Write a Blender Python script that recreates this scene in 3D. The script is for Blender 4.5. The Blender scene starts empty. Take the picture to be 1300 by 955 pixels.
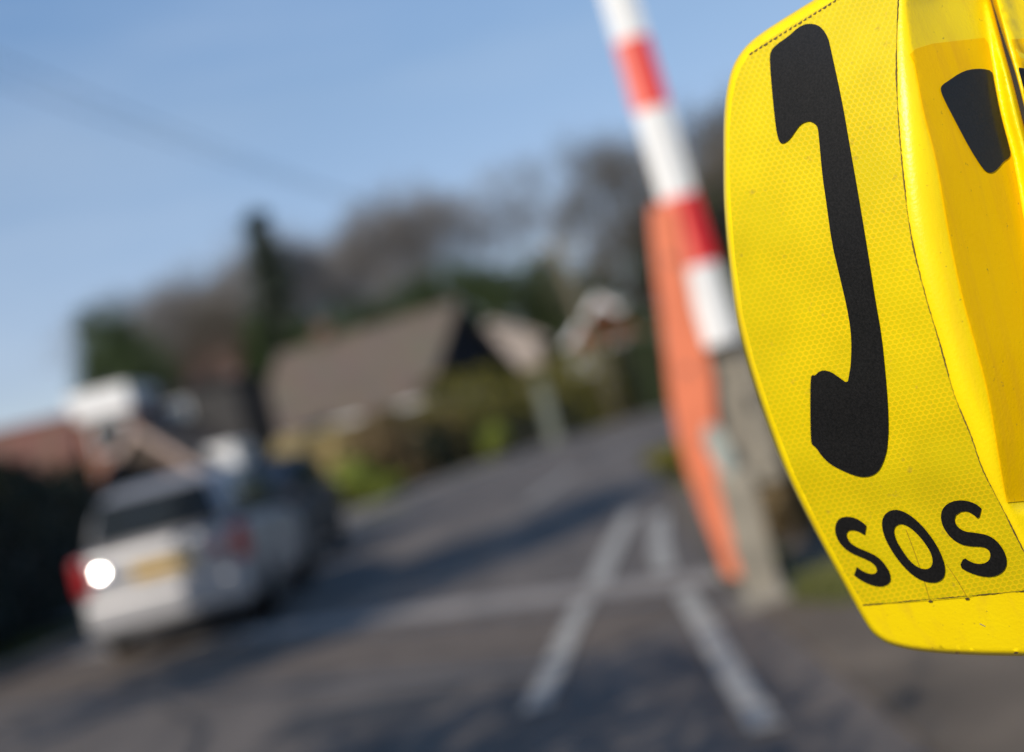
import bpy, bmesh, math, random
from mathutils import Vector, Matrix
from mathutils.geometry import delaunay_2d_cdt
rad = math.radians
C = bpy.data.collections.new('place'); bpy.context.scene.collection.children.link(C)
S = bpy.context.scene

# ---------------------------------------------------------------- camera
ROLL, PITCH, EYE = rad(14), rad(1.27), 1.35
FP, IW, IH = 1806.0, 1300.0, 955.0          # photo pixels
cam_d = bpy.data.cameras.new('camera'); cam = bpy.data.objects.new('camera', cam_d)
S.collection.objects.link(cam); S.camera = cam
cam.location = (0, 0, EYE)
cam.matrix_world = Matrix.Translation((0, 0, EYE)) @ Matrix.Rotation(rad(90)+PITCH, 4, 'X') @ Matrix.Rotation(-ROLL, 4, 'Z')
cam_d.lens = 50; cam_d.sensor_width = 36; cam_d.sensor_fit = 'HORIZONTAL'
cam_d.clip_start = .05; cam_d.clip_end = 2000
cam_d.dof.use_dof = True; cam_d.dof.focus_distance = .985; cam_d.dof.aperture_fstop = 2.2
cam_d.dof.aperture_blades = 9

# ---------------------------------------------------------------- world and sun
SUN_AZ, SUN_EL = 28.0, 33.0                  # behind the camera, towards the left
w = bpy.data.worlds.new('World'); S.world = w; w.use_nodes = True
nt = w.node_tree; nt.nodes.clear()
out = nt.nodes.new('ShaderNodeOutputWorld'); bg = nt.nodes.new('ShaderNodeBackground')
sky = nt.nodes.new('ShaderNodeTexSky'); sky.sky_type = 'NISHITA'; sky.sun_disc = False
sky.sun_elevation = rad(SUN_EL); sky.sun_rotation = rad(180+SUN_AZ)
sky.air_density = 1.0; sky.dust_density = .15; sky.ozone_density = 2.6; sky.altitude = 800
# thin high cirrus
tc = nt.nodes.new('ShaderNodeTexCoord'); mp = nt.nodes.new('ShaderNodeMapping')
mp.inputs['Scale'].default_value = (1.2, 1.6, 7.0); mp.inputs['Rotation'].default_value = (0, .25, 0)
nz = nt.nodes.new('ShaderNodeTexNoise'); nz.inputs['Scale'].default_value = 2.2; nz.inputs['Detail'].default_value = 5
rp = nt.nodes.new('ShaderNodeMapRange')
rp.inputs[1].default_value = .42; rp.inputs[2].default_value = .8; rp.inputs[3].default_value = 0; rp.inputs[4].default_value = .2
mx = nt.nodes.new('ShaderNodeMix'); mx.data_type = 'RGBA'
mx.inputs['B'].default_value = (6.5, 7.0, 7.6, 1)
L = nt.links.new
L(tc.outputs['Generated'], mp.inputs[0]); L(mp.outputs[0], nz.inputs[0]); L(nz.outputs[0], rp.inputs[0])
# clear air low down: the plain sky is paler and brighter at the horizon than the photographed one
sz = nt.nodes.new('ShaderNodeSeparateXYZ'); gr = nt.nodes.new('ShaderNodeValToRGB'); ml = nt.nodes.new('ShaderNodeMix')
ml.data_type = 'RGBA'; ml.blend_type = 'MULTIPLY'; ml.inputs['Factor'].default_value = 1
gr.color_ramp.elements[0].position = .10; gr.color_ramp.elements[0].color = (.74, .65, .68, 1)
gr.color_ramp.elements[1].position = .40; gr.color_ramp.elements[1].color = (.72, .95, 1.06, 1)
_e = gr.color_ramp.elements.new(.24); _e.color = (.98, .90, .85, 1)
L(tc.outputs['Generated'], sz.inputs[0]); L(sz.outputs['Z'], gr.inputs[0]); L(sky.outputs[0], ml.inputs['A']); L(gr.outputs[0], ml.inputs['B'])
L(rp.outputs[0], mx.inputs['Factor']); L(ml.outputs['Result'], mx.inputs['A']); L(mx.outputs['Result'], bg.inputs[0])
bg.inputs[1].default_value = .135
L(bg.outputs[0], out.inputs[0])
sd = bpy.data.lights.new('sun', 'SUN'); so = bpy.data.objects.new('sun', sd); S.collection.objects.link(so)
sd.energy = 4.2; sd.angle = rad(.53); sd.color = (1, .93, .83)
TO_SUN = Vector((-math.sin(rad(SUN_AZ))*math.cos(rad(SUN_EL)), -math.cos(rad(SUN_AZ))*math.cos(rad(SUN_EL)), math.sin(rad(SUN_EL))))
so.rotation_euler = TO_SUN.to_track_quat('Z', 'Y').to_euler(); so.location = (-20, -30, 30)
S.view_settings.view_transform = 'Standard'; S.view_settings.look = 'None'
S.view_settings.exposure = 0.0; S.view_settings.gamma = 1
S.render.engine = 'CYCLES'
S.cycles.use_denoising = True
S.cycles.max_bounces = 8; S.cycles.transparent_max_bounces = 8
S.cycles.sample_clamp_indirect = 6

# ---------------------------------------------------------------- measuring: a pixel of the photo at a distance Y
CR, SR, CP, SP = math.cos(ROLL), math.sin(ROLL), math.cos(PITCH), math.sin(PITCH)
def ray(px, py):
    x, y = px-IW/2, -(py-IH/2)
    xr, yr = x*CR+y*SR, -x*SR+y*CR
    dx, dz = xr/FP, yr/FP
    return Vector((dx, CP-dz*SP, SP+dz*CP))
def at(px, py, Y):
    d = ray(px, py); return Vector((0, 0, EYE))+d*(Y/d.y)
def gnd(px, py, z=0):
    d = ray(px, py); return Vector((0, 0, EYE))+d*((z-EYE)/d.z)

# ---------------------------------------------------------------- helpers
def node_mat(name):
    m = bpy.data.materials.new(name); m.use_nodes = True
    n = m.node_tree; return m, n, n.nodes['Principled BSDF']
def mat(name, col, rough=.7, metal=0, var=.15, scale=3, bump=0, bscale=40, coat=0, spec=.5, col2=None):
    m, n, b = node_mat(name)
    b.inputs['Roughness'].default_value = rough; b.inputs['Metallic'].default_value = metal
    b.inputs['Coat Weight'].default_value = coat; b.inputs['Specular IOR Level'].default_value = spec
    t = n.nodes.new('ShaderNodeTexCoord'); z = n.nodes.new('ShaderNodeTexNoise')
    z.inputs['Scale'].default_value = scale; z.inputs['Detail'].default_value = 6
    r = n.nodes.new('ShaderNodeValToRGB')
    c2 = col2 or [min(1, c*(1+var)) for c in col]; c1 = col if col2 else [c*(1-var) for c in col]
    r.color_ramp.elements[0].position = .3; r.color_ramp.elements[1].position = .7
    r.color_ramp.elements[0].color = (*c1, 1); r.color_ramp.elements[1].color = (*c2, 1)
    n.links.new(t.outputs['Object'], z.inputs[0]); n.links.new(z.outputs[0], r.inputs[0]); n.links.new(r.outputs[0], b.inputs['Base Color'])
    if bump:
        z2 = n.nodes.new('ShaderNodeTexNoise'); z2.inputs['Scale'].default_value = bscale; z2.inputs['Detail'].default_value = 4
        bp = n.nodes.new('ShaderNodeBump'); bp.inputs['Strength'].default_value = bump; bp.inputs['Distance'].default_value = .02
        n.links.new(t.outputs['Object'], z2.inputs[0]); n.links.new(z2.outputs[0], bp.inputs['Height']); n.links.new(bp.outputs[0], b.inputs['Normal'])
    return m
def glass_mat(name, col=(.02, .025, .03), rough=.04):
    m, n, b = node_mat(name); b.inputs['Base Color'].default_value = (*col, 1)
    b.inputs['Roughness'].default_value = rough; b.inputs['Specular IOR Level'].default_value = .9; b.inputs['Coat Weight'].default_value = .4
    return m
def brick_mat(name, c1, c2, mortar, scale, tile=(.5, .25)):
    m, n, b = node_mat(name); t = n.nodes.new('ShaderNodeTexCoord'); k = n.nodes.new('ShaderNodeTexBrick')
    mp = n.nodes.new('ShaderNodeMapping'); mp.inputs['Rotation'].default_value = (rad(90), 0, 0)
    k.inputs['Color1'].default_value = (*c1, 1); k.inputs['Color2'].default_value = (*c2, 1); k.inputs['Mortar'].default_value = (*mortar, 1)
    k.inputs['Scale'].default_value = scale; k.inputs['Mortar Size'].default_value = .015
    k.inputs['Brick Width'].default_value = tile[0]; k.inputs['Row Height'].default_value = tile[1]
    z = n.nodes.new('ShaderNodeTexNoise'); z.inputs['Scale'].default_value = 1.3; z.inputs['Detail'].default_value = 6
    x = n.nodes.new('ShaderNodeMix'); x.data_type = 'RGBA'; x.blend_type = 'MULTIPLY'; x.inputs['Factor'].default_value = .5
    n.links.new(t.outputs['Object'], mp.inputs[0]); n.links.new(mp.outputs[0], k.inputs[0]); n.links.new(t.outputs['Object'], z.inputs[0])
    n.links.new(k.outputs[0], x.inputs['A']); n.links.new(z.outputs['Color'], x.inputs['B']); n.links.new(x.outputs['Result'], b.inputs['Base Color'])
    b.inputs['Roughness'].default_value = .85
    return m
def leaf_mat(name, c1, c2, rough=.6):
    m, n, b = node_mat(name); g = n.nodes.new('ShaderNodeNewGeometry'); r = n.nodes.new('ShaderNodeValToRGB')
    r.color_ramp.elements[0].color = (*c1, 1); r.color_ramp.elements[1].color = (*c2, 1)
    n.links.new(g.outputs['Random Per Island'], r.inputs[0]); n.links.new(r.outputs[0], b.inputs['Base Color'])
    b.inputs['Roughness'].default_value = rough; b.inputs['Specular IOR Level'].default_value = .25
    return m

class MB:
    def __init__(s): s.v, s.f, s.mi = [], [], []
    def add(s, v, f, mi=0):
        o = len(s.v); s.v += [tuple(p) for p in v]; s.f += [tuple(i+o for i in q) for q in f]; s.mi += [mi]*len(f)
    def box(s, c, d, rz=0, M=None, mi=0):
        x, y, z = d[0]/2, d[1]/2, d[2]/2
        vs = [Vector(p) for p in ((-x,-y,-z),(x,-y,-z),(x,y,-z),(-x,y,-z),(-x,-y,z),(x,-y,z),(x,y,z),(-x,y,z))]
        R = (M or Matrix.Rotation(rz, 3, 'Z'))
        s.add([R @ p + Vector(c) for p in vs], [(3,2,1,0),(4,5,6,7),(0,1,5,4),(1,2,6,5),(2,3,7,6),(3,0,4,7)], mi)
    def tube(s, a, b, r0, r1, n=6, mi=0, cap=True):
        a, b = Vector(a), Vector(b); d = (b-a)
        if d.length < 1e-6: return
        d.normalize(); u = d.orthogonal().normalized(); w_ = d.cross(u)
        vs = []
        for p, r in ((a, r0), (b, r1)):
            for k in range(n):
                t = 2*math.pi*k/n; vs.append(p+u*(r*math.cos(t))+w_*(r*math.sin(t)))
        fs = [(k, (k+1) % n, n+(k+1) % n, n+k) for k in range(n)]
        if cap: fs += [tuple(range(n-1, -1, -1)), tuple(range(n, 2*n))]
        s.add(vs, fs, mi)
    def path(s, pts, r, n=8):
        for a, b in zip(pts, pts[1:]): s.tube(a, b, r, r, n)
    def prism(s, pts, ext, mi=0):                # polygon (3D, flat) pushed along ext
        n = len(pts); ext = Vector(ext)
        s.add([Vector(p) for p in pts]+[Vector(p)+ext for p in pts],
              [tuple(range(n)), tuple(range(2*n-1, n-1, -1))]+[(i, n+i, n+(i+1) % n, (i+1) % n) for i in range(n)], mi)
    def lathe(s, prof, c, n=24, M=None, mi=0):
        M = M or Matrix.Identity(3); vs, fs = [], []
        for r, z in prof:
            for k in range(n):
                t = 2*math.pi*k/n; vs.append(M @ Vector((r*math.cos(t), r*math.sin(t), z))+Vector(c))
        for i in range(len(prof)-1):
            for k in range(n): fs.append((i*n+k, i*n+(k+1) % n, (i+1)*n+(k+1) % n, (i+1)*n+k))
        fs += [tuple(range(n-1, -1, -1)), tuple(range((len(prof)-1)*n, len(prof)*n))]
        s.add(vs, fs, mi)
    def build(s, name, mats, parent=None, smooth=False, bevel=0, fix=True):
        me = bpy.data.meshes.new(name); me.from_pydata(s.v, [], s.f)
        for m in (mats if isinstance(mats, (list, tuple)) else [mats]): me.materials.append(m)
        me.polygons.foreach_set('material_index', s.mi)
        if fix and len(s.v) < 20000:
            bm = bmesh.new(); bm.from_mesh(me); bmesh.ops.recalc_face_normals(bm, faces=bm.faces); bm.to_mesh(me); bm.free()
        if smooth: me.polygons.foreach_set('use_smooth', [True]*len(me.polygons))
        o = bpy.data.objects.new(name, me); C.objects.link(o)
        if bevel:
            b = o.modifiers.new('bevel', 'BEVEL'); b.width = bevel; b.segments = 2; b.limit_method = 'ANGLE'; b.angle_limit = rad(35)
        if parent: o.parent = parent
        return o
def empty(name, loc=(0, 0, 0), rz=0):
    o = bpy.data.objects.new(name, None); C.objects.link(o); o.location = loc; o.rotation_euler = (0, 0, rz)
    o.empty_display_size = .3; return o
def tag(o, label=None, cat=None, group=None, kind=None):
    if label: o['label'] = label
    if cat: o['category'] = cat
    if group: o['group'] = group
    if kind: o['kind'] = kind
    return o
def copy_tree(o, parent=None):
    c = o.copy(); C.objects.link(c); c.parent = parent
    for ch in [x for x in C.objects if x.parent == o]: copy_tree(ch, c)
    return c

# ---------------------------------------------------------------- materials
def asphalt():
    m, n, b = node_mat('asphalt'); t = n.nodes.new('ShaderNodeTexCoord')
    a = n.nodes.new('ShaderNodeTexNoise'); a.inputs['Scale'].default_value = .35; a.inputs['Detail'].default_value = 8
    c = n.nodes.new('ShaderNodeTexNoise'); c.inputs['Scale'].default_value = 90; c.inputs['Detail'].default_value = 2
    mp = n.nodes.new('ShaderNodeMapping'); mp.inputs['Rotation'].default_value = (0, 0, rad(9)); mp.inputs['Scale'].default_value = (1.6, .16, 1)
    st = n.nodes.new('ShaderNodeTexNoise'); st.inputs['Scale'].default_value = 1.4; st.inputs['Detail'].default_value = 4
    r = n.nodes.new('ShaderNodeValToRGB')
    r.color_ramp.elements[0].position = .36; r.color_ramp.elements[1].position = .66
    r.color_ramp.elements[0].color = (.06, .049, .041, 1); r.color_ramp.elements[1].color = (.17, .14, .115, 1)
    ad = n.nodes.new('ShaderNodeMath'); ad.operation = 'MULTIPLY_ADD'; ad.inputs[1].default_value = .35
    ad2 = n.nodes.new('ShaderNodeMath'); ad2.operation = 'MULTIPLY_ADD'; ad2.inputs[1].default_value = .45
    ad3 = n.nodes.new('ShaderNodeMath'); ad3.operation = 'MULTIPLY'; ad3.inputs[1].default_value = .22
    K = n.links.new
    K(t.outputs['Object'], a.inputs[0]); K(t.outputs['Object'], c.inputs[0]); K(t.outputs['Object'], mp.inputs[0]); K(mp.outputs[0], st.inputs[0])
    K(c.outputs[0], ad3.inputs[0]); K(a.outputs[0], ad.inputs[0]); K(ad3.outputs[0], ad.inputs[2]); K(st.outputs[0], ad2.inputs[0]); K(ad.outputs[0], ad2.inputs[2])
    K(ad2.outputs[0], r.inputs[0]); K(r.outputs[0], b.inputs['Base Color']); b.inputs['Roughness'].default_value = .75
    bp = n.nodes.new('ShaderNodeBump'); bp.inputs['Strength'].default_value = .5; bp.inputs['Distance'].default_value = .01
    K(c.outputs[0], bp.inputs['Height']); K(bp.outputs[0], b.inputs['Normal'])
    return m
M_asph = asphalt()
M_paint = mat('worn_road_paint', (.2, .185, .165), .7, var=.3, scale=9, col2=(.5, .47, .42), bump=.3, bscale=60)
M_conc = mat('pale_concrete', (.27, .24, .215), .8, var=.25, scale=4, bump=.3)
M_deck = mat('crossing_deck', (.115, .088, .066), .8, var=.3, scale=3, bump=.3)
M_steel = mat('rail_steel', (.2, .17, .15), .4, .8, var=.3, scale=6)
M_earth = mat('verge_earth', (.12, .092, .065), .95, var=.4, scale=1.5, bump=.6, bscale=12)
M_grassg = mat('grass_ground', (.035, .05, .015), .95, col2=(.09, .1, .03), scale=.8, bump=.6, bscale=20)
M_grass = leaf_mat('grass_blades', (.06, .075, .018), (.17, .165, .05))
M_pave = mat('pavement_slabs', (.17, .145, .125), .85, var=.25, scale=2, bump=.2)
M_bark = mat('bark_grey_brown', (.085, .068, .05), .9, var=.4, scale=5, bump=.5, bscale=20)
M_twig = mat('winter_twigs', (.16, .148, .14), .85, var=.35, scale=.8)
M_twigd = mat('brown_twigs', (.1, .083, .062), .85, var=.4, scale=.8)
M_ever = leaf_mat('evergreen_leaves', (.012, .022, .006), (.05, .075, .018))
M_conif = leaf_mat('conifer_needles', (.025, .035, .025), (.075, .09, .065))
M_hedge = leaf_mat('hedge_leaves', (.065, .062, .008), (.22, .19, .03))
M_dark = leaf_mat('shade_dark_leaves', (.005, .008, .004), (.02, .028, .01))  # near-black: shade on the left hedge is put into the leaf colour
M_lime = leaf_mat('lime_leaves', (.09, .13, .015), (.26, .28, .045))
M_olive = leaf_mat('olive_brown_leaves', (.055, .045, .012), (.2, .15, .045))
M_straw = leaf_mat('straw_stems', (.26, .19, .07), (.55, .42, .19))
M_rust = leaf_mat('russet_leaves', (.07, .05, .022), (.22, .15, .07))
M_roofb = brick_mat('brown_roof_tiles', (.17, .13, .097), (.135, .105, .08), (.09, .07, .052), 3.2, (.6, .3))
M_roofr = brick_mat('red_roof_tiles', (.26, .12, .08), (.21, .095, .065), (.12, .06, .045), 3.2, (.6, .3))
M_roofk = brick_mat('dark_brown_tiles', (.12, .085, .065), (.09, .07, .055), (.05, .04, .035), 3.2, (.6, .3))
M_rooff = brick_mat('weathered_red_tiles', (.2, .1, .075), (.17, .085, .065), (.1, .06, .05), 3.2, (.6, .3))
M_roofd = brick_mat('dark_slate', (.035, .035, .04), (.028, .03, .033), (.015, .015, .017), 3.0, (.6, .3))
M_brick = brick_mat('red_brick', (.36, .13, .07), (.28, .1, .055), (.35, .3, .26), 4.5)
M_brickb = brick_mat('brown_brick', (.11, .07, .045), (.085, .055, .04), (.12, .1, .08), 4.5)
M_navy = brick_mat('shade_painted_gable_tiles', (.012, .016, .03), (.01, .013, .022), (.006, .007, .01), 4, (.5, .3))  # shade on the bungalow gable painted in as navy-black tiles
M_cream = mat('cream_render', (.5, .38, .22), .85, var=.12)
M_cream2 = mat('pale_pink_render', (.36, .3, .26), .85, var=.1)
M_redtile = mat('bright_red_tile_hanging', (.42, .1, .06), .8, var=.25, scale=6)
M_white = mat('white_paint', (.74, .72, .69), .5, var=.08)
M_dwood = mat('dark_timber', (.025, .022, .02), .7, var=.3, scale=4)
M_glass = glass_mat('window_glass')
M_wglass = glass_mat('blue_reflecting_glass', (.05, .08, .12), .15)
M_black = mat('black_rubber', (.015, .015, .016), .6, var=.2)
M_beige = mat('beige_painted_steel', (.27, .235, .178), .7, var=.3, scale=5)
M_orange = mat('faded_orange_paint', (.72, .19, .085), .5, var=.12, scale=4)
M_pale = mat('pale_green_grey_paint', (.36, .38, .33), .5, var=.1)
M_red = mat('signal_red_paint', (.72, .02, .025), .4, var=.08)
M_bwhite = mat('barrier_white_paint', (.8, .78, .74), .4, var=.05)
M_silver = mat('silver_car_paint', (.36, .345, .34), .45, .45, var=.03, coat=.15)
M_lamp = mat('red_lamp_lens', (.33, .008, .012), .25, var=.1, coat=.2)
M_chrome, _n, _b = node_mat('chrome_reflector'); _b.inputs['Metallic'].default_value = 1; _b.inputs['Roughness'].default_value = .12; _b.inputs['Base Color'].default_value = (.9, .9, .9, 1)
M_plate = mat('yellow_plate', (.5, .32, .09), .4, var=.05)
M_vblue = mat('blue_van_paint', (.03, .09, .22), .3, var=.05, coat=.5)
M_fwood = mat('weathered_fence_wood', (.2, .18, .15), .85, var=.25, scale=5)
M_pole = mat('creosoted_pole', (.12, .1, .06), .85, var=.3, scale=5)

# ---------------------------------------------------------------- ground, road, markings
def sheet(name, pts, z, m, kind='structure', step=None):
    me = bpy.data.meshes.new(name)
    me.from_pydata([(p[0], p[1], z) for p in pts], [], [tuple(range(len(pts)))]); me.materials.append(m)
    bm = bmesh.new(); bm.from_mesh(me)
    if bm.faces[:] and bm.faces[:][0].normal.z < 0: bmesh.ops.reverse_faces(bm, faces=bm.faces)
    bmesh.ops.triangulate(bm, faces=bm.faces[:]); bm.to_mesh(me); bm.free()
    o = bpy.data.objects.new(name, me); C.objects.link(o); tag(o, kind=kind); return o
def strip(name, line, width, z, m, kind='structure', h=0):
    b = MB(); L_, R_ = [], []
    for i, p in enumerate(line):
        a = Vector(line[max(0, i-1)]); c = Vector(line[min(len(line)-1, i+1)]); d = (c-a).normalized(); n = Vector((-d.y, d.x))
        wd = width[i] if isinstance(width, (list, tuple)) else width
        L_.append(Vector(p)+n*wd/2); R_.append(Vector(p)-n*wd/2)
    n = len(line)
    vs = [(p.x, p.y, z) for p in L_]+[(p.x, p.y, z) for p in R_]
    fs = [(i, n+i, n+i+1, i+1) for i in range(n-1)]
    if h:
        vs += [(p.x, p.y, z-h) for p in L_]+[(p.x, p.y, z-h) for p in R_]
        fs += [(i, i+1, 2*n+i+1, 2*n+i) for i in range(n-1)]+[(n+i, 3*n+i, 3*n+i+1, n+i+1) for i in range(n-1)]
    b.add(vs, fs); o = b.build(name, m); tag(o, kind=kind); return o
sheet('ground', [(-400, -40), (400, -40), (400, 900), (-400, 900)], -.004, M_grassg)
left_edge = [(-5.6, -8), (-5.6, 5), (-5.5, 13.5), (-5.0, 18), (-4.0, 23), (-2.6, 30), (.4, 39), (5, 46.5), (12, 54), (30, 66)]
right_edge = [(1.02, -8), (1.0, 9), (1.2, 14), (1.6, 18), (2.2, 24), (3.4, 30), (6.2, 37), (13, 45), (31, 57)]
sheet('road', left_edge+right_edge[::-1], 0, M_asph)
off = lambda ln, d: [(x+d*.95, y-d*.25) for x, y in ln]
strip('kerb', off(left_edge, -.07), .14, .1, M_conc, h=.1)
strip('pavement', off(left_edge[3:], -.95), 1.6, .096, M_pave, h=.1)
strip('verge', off(right_edge[:6], 1.3), 2.5, .02, M_earth, h=.03)
# crossing: concrete edge beams, deck and rails running obliquely over the road
a0, a1 = Vector((-9.5, 18.5)), Vector((1.3, 8.78)); dr = (a1-a0).normalized(); nr = Vector((-dr.y, dr.x))
cl = lambda k: [tuple(a0+nr*k), tuple(a1+nr*k+dr*.0)]
strip('concrete_edge_beam', cl(0), .42, .004, M_conc)
strip('crossing_deck_panel', cl(-.95), 1.46, .005, M_deck)
strip('rail', cl(-.62), .07, .012, M_steel); strip('rail', cl(-2.05), .07, .012, M_steel)
M_patch = mat('old_tar_patch', (.045, .04, .036), .7, var=.3, scale=6, bump=.3, bscale=60)
sheet('road_patch', [(-2.6, 14.6), (-1.3, 14.2), (-1.0, 15.6), (-2.3, 16.1)], .004, M_patch)
sheet('road_patch', [(-1.7, 7.2), (-.7, 7.0), (-.6, 7.6), (-1.6, 7.9)], .003, M_patch)
strip('road_patch', [(-3.1, 10.2), (-2.2, 8.2), (-1.8, 5.5)], .06, .009, M_patch)
P2 = lambda px, py: tuple(gnd(px, py).xy)
strip('road_centre_line', [P2(680, 905), P2(700, 862), P2(722, 808), P2(744, 765)], .125, .016, M_paint)
strip('road_centre_line', [P2(757, 748), P2(775, 705), P2(802, 652)], [.16, .16, .16], .016, M_paint)
strip('road_edge_line', [P2(975, 930), P2(932, 862), P2(900, 805), P2(868, 752)], .12, .016, M_paint)
strip('road_edge_line', [P2(846, 728), P2(838, 700), P2(838, 655)], .15, .016, M_paint)
strip('road_edge_line', [(-5.2, 14), (-4.7, 18), (-3.7, 23), (-2.3, 30), (.6, 38.6), (5, 45.8)], .12, .004, M_paint)
strip('road_centre_line', [(-.2, 20), (.6, 25)], .14, .004, M_paint); strip('road_centre_line', [(1.2, 28), (2.6, 33)], .14, .004, M_paint)

random.seed(5)
def grass(name, regions, n, label, hgt=(.05, .14)):
    b = MB()
    for (x, y, rx, ry) in regions:
        for _ in range(n):
            a, q = random.uniform(0, 6.283), math.sqrt(random.random())
            p = Vector((x+rx*q*math.cos(a), y+ry*q*math.sin(a), 0)); h = random.uniform(*hgt); t = random.uniform(0, 6.283)
            d = Vector((math.cos(t), math.sin(t), 0))*.012; l = Vector((random.uniform(-.05, .05), random.uniform(-.05, .05), h))
            b.add([p-d, p+d, p+l], [(0, 1, 2)])
    o = b.build(name, M_grass, fix=False); tag(o, label, 'grass', kind='stuff'); return o
grass('grass', [(-6.6, 15.3, .9, 2.0), (1.18, 8.9, .2, .5), (1.5, 7.5, .35, .5), (1.9, 17.5, .35, 3.4), (2.3, 21, .4, 3), (-5.9, 20, .3, 4), (-3.5, 30, .8, 4), (-1.6, 36.5, .8, 2.5)], 1400, 'short green grass along the edges of the road')

# ---------------------------------------------------------------- vegetation
def bare_tree(seed, H, m_twig, spread=1.0, levels=6, tips=2):
    rnd = random.Random(seed); tr, cr = MB(), MB()
    def grow(p, d, ln, r, lv):
        n = 2 if lv < 3 else 1; q = p
        for k in range(n):
            d = (d+Vector((rnd.uniform(-.12, .12), rnd.uniform(-.12, .12), rnd.uniform(-.04, .1)))).normalized()
            e = q+d*ln/n; r1 = r*(.86 if n == 2 else .75)
            (tr if lv < 3 else cr).tube(q, e, r, r1, 7 if lv < 2 else (5 if lv < 3 else 3), cap=False); q, r = e, r1
        if lv >= levels:
            for _ in range(tips):
                dd = (d+Vector((rnd.uniform(-.9, .9), rnd.uniform(-.9, .9), rnd.uniform(-.5, .7)))).normalized()
                cr.tube(q-d*ln*rnd.random(), q-d*ln*.3+dd*rnd.uniform(.45, .95)*H/13, .013*H/13, .007, 3, cap=False)
            return
        nc = 4 if lv in (0, 1) else 3
        for k in range(nc):
            az = rnd.uniform(0, .9)+6.283*k/nc; tilt = rnd.uniform(.35, .8)*spread if lv < 2 else rnd.uniform(.3, .95)
            u = d.orthogonal().normalized(); v = d.cross(u)
            dd = (d*math.cos(tilt)+(u*math.cos(az)+v*math.sin(az))*math.sin(tilt)+Vector((0, 0, .12))).normalized()
            grow(q-d*ln*rnd.uniform(0, .35 if lv else .15), dd, ln*rnd.uniform(.62, .82), r*rnd.uniform(.55, .72), lv+1)
    grow(Vector((0, 0, -.1)), Vector((0, 0, 1)), H*.27, H*.02, 0)
    root = empty('bare_tree')
    tr.build('trunk', M_bark, root, True, fix=False); cr.build('crown', m_twig, root, fix=False)
    return root
def leafball(b, rnd, c, r, n, s, flat=1.0):
    for _ in range(n):
        v = Vector((rnd.gauss(0, 1), rnd.gauss(0, 1), rnd.gauss(0, 1))).normalized(); q = rnd.uniform(.55, 1.05)
        p = Vector(c)+Vector((v.x*r*q, v.y*r*q, v.z*r*q*flat))
        nn = (v+Vector((rnd.uniform(-.8, .8), rnd.uniform(-.8, .8), rnd.uniform(-.3, .8)))).normalized()
        u = nn.orthogonal().normalized()*s*rnd.uniform(.6, 1.3); w_ = nn.cross(u).normalized()*s*rnd.uniform(.35, .8)
        b.add([p-u, p-w_, p+u, p+w_], [(0, 1, 2, 3)])
def evergreen(seed, H, R, m, name='evergreen_tree', n=34):
    rnd = random.Random(seed); cr, tr = MB(), MB()
    root = empty(name)
    tr.tube((0, 0, -.1), (0, 0, H*.75), H*.022, H*.008, 8)
    for k in range(n):
        z = H*rnd.uniform(.28, .95); rr = R*math.sqrt(max(.05, 1-((z/H-.55)/.5)**2)); a = rnd.uniform(0, 6.283); q = math.sqrt(rnd.random())*.8
        c = (rr*q*math.cos(a), rr*q*math.sin(a), z)
        tr.tube((0, 0, z*.72), c, H*.006, .02, 4)
        leafball(cr, rnd, c, R*rnd.uniform(.22, .4), 260, .13*H/9)
    tr.build('trunk', M_bark, root, True, fix=False); cr.build('crown', m, root, fix=False); return root
def conifer(seed, H, R):
    rnd = random.Random(seed); cr, tr = MB(), MB(); root = empty('conifer_tree')
    tr.tube((0, 0, -.1), (0, 0, H), H*.018, .03, 8)
    for k in range(260):
        z = H*(.1+.9*rnd.random()**.9); rr = R*(1-z/H)**.8*rnd.uniform(.65, 1.1)+.15; a = rnd.uniform(0, 6.283)
        d = Vector((math.cos(a), math.sin(a), -.25)); e = Vector((0, 0, z))+d*rr
        tr.tube((0, 0, z), e, .035, .012, 3, cap=False)
        for j in range(15):
            t = rnd.uniform(.15, 1.05); p = Vector((0, 0, z))+d*rr*t+Vector((rnd.gauss(0, .16), rnd.gauss(0, .16), rnd.gauss(0, .12)))
            u = Vector((rnd.uniform(-1, 1), rnd.uniform(-1, 1), rnd.uniform(-.7, .2))).normalized()*.24; v = u.orthogonal().normalized()*.09
            cr.add([p-u, p-v, p+u, p+v], [(0, 1, 2, 3)])
    tr.build('trunk', M_bark, root, fix=False); cr.build('crown', M_conif, root, fix=False); return root
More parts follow.
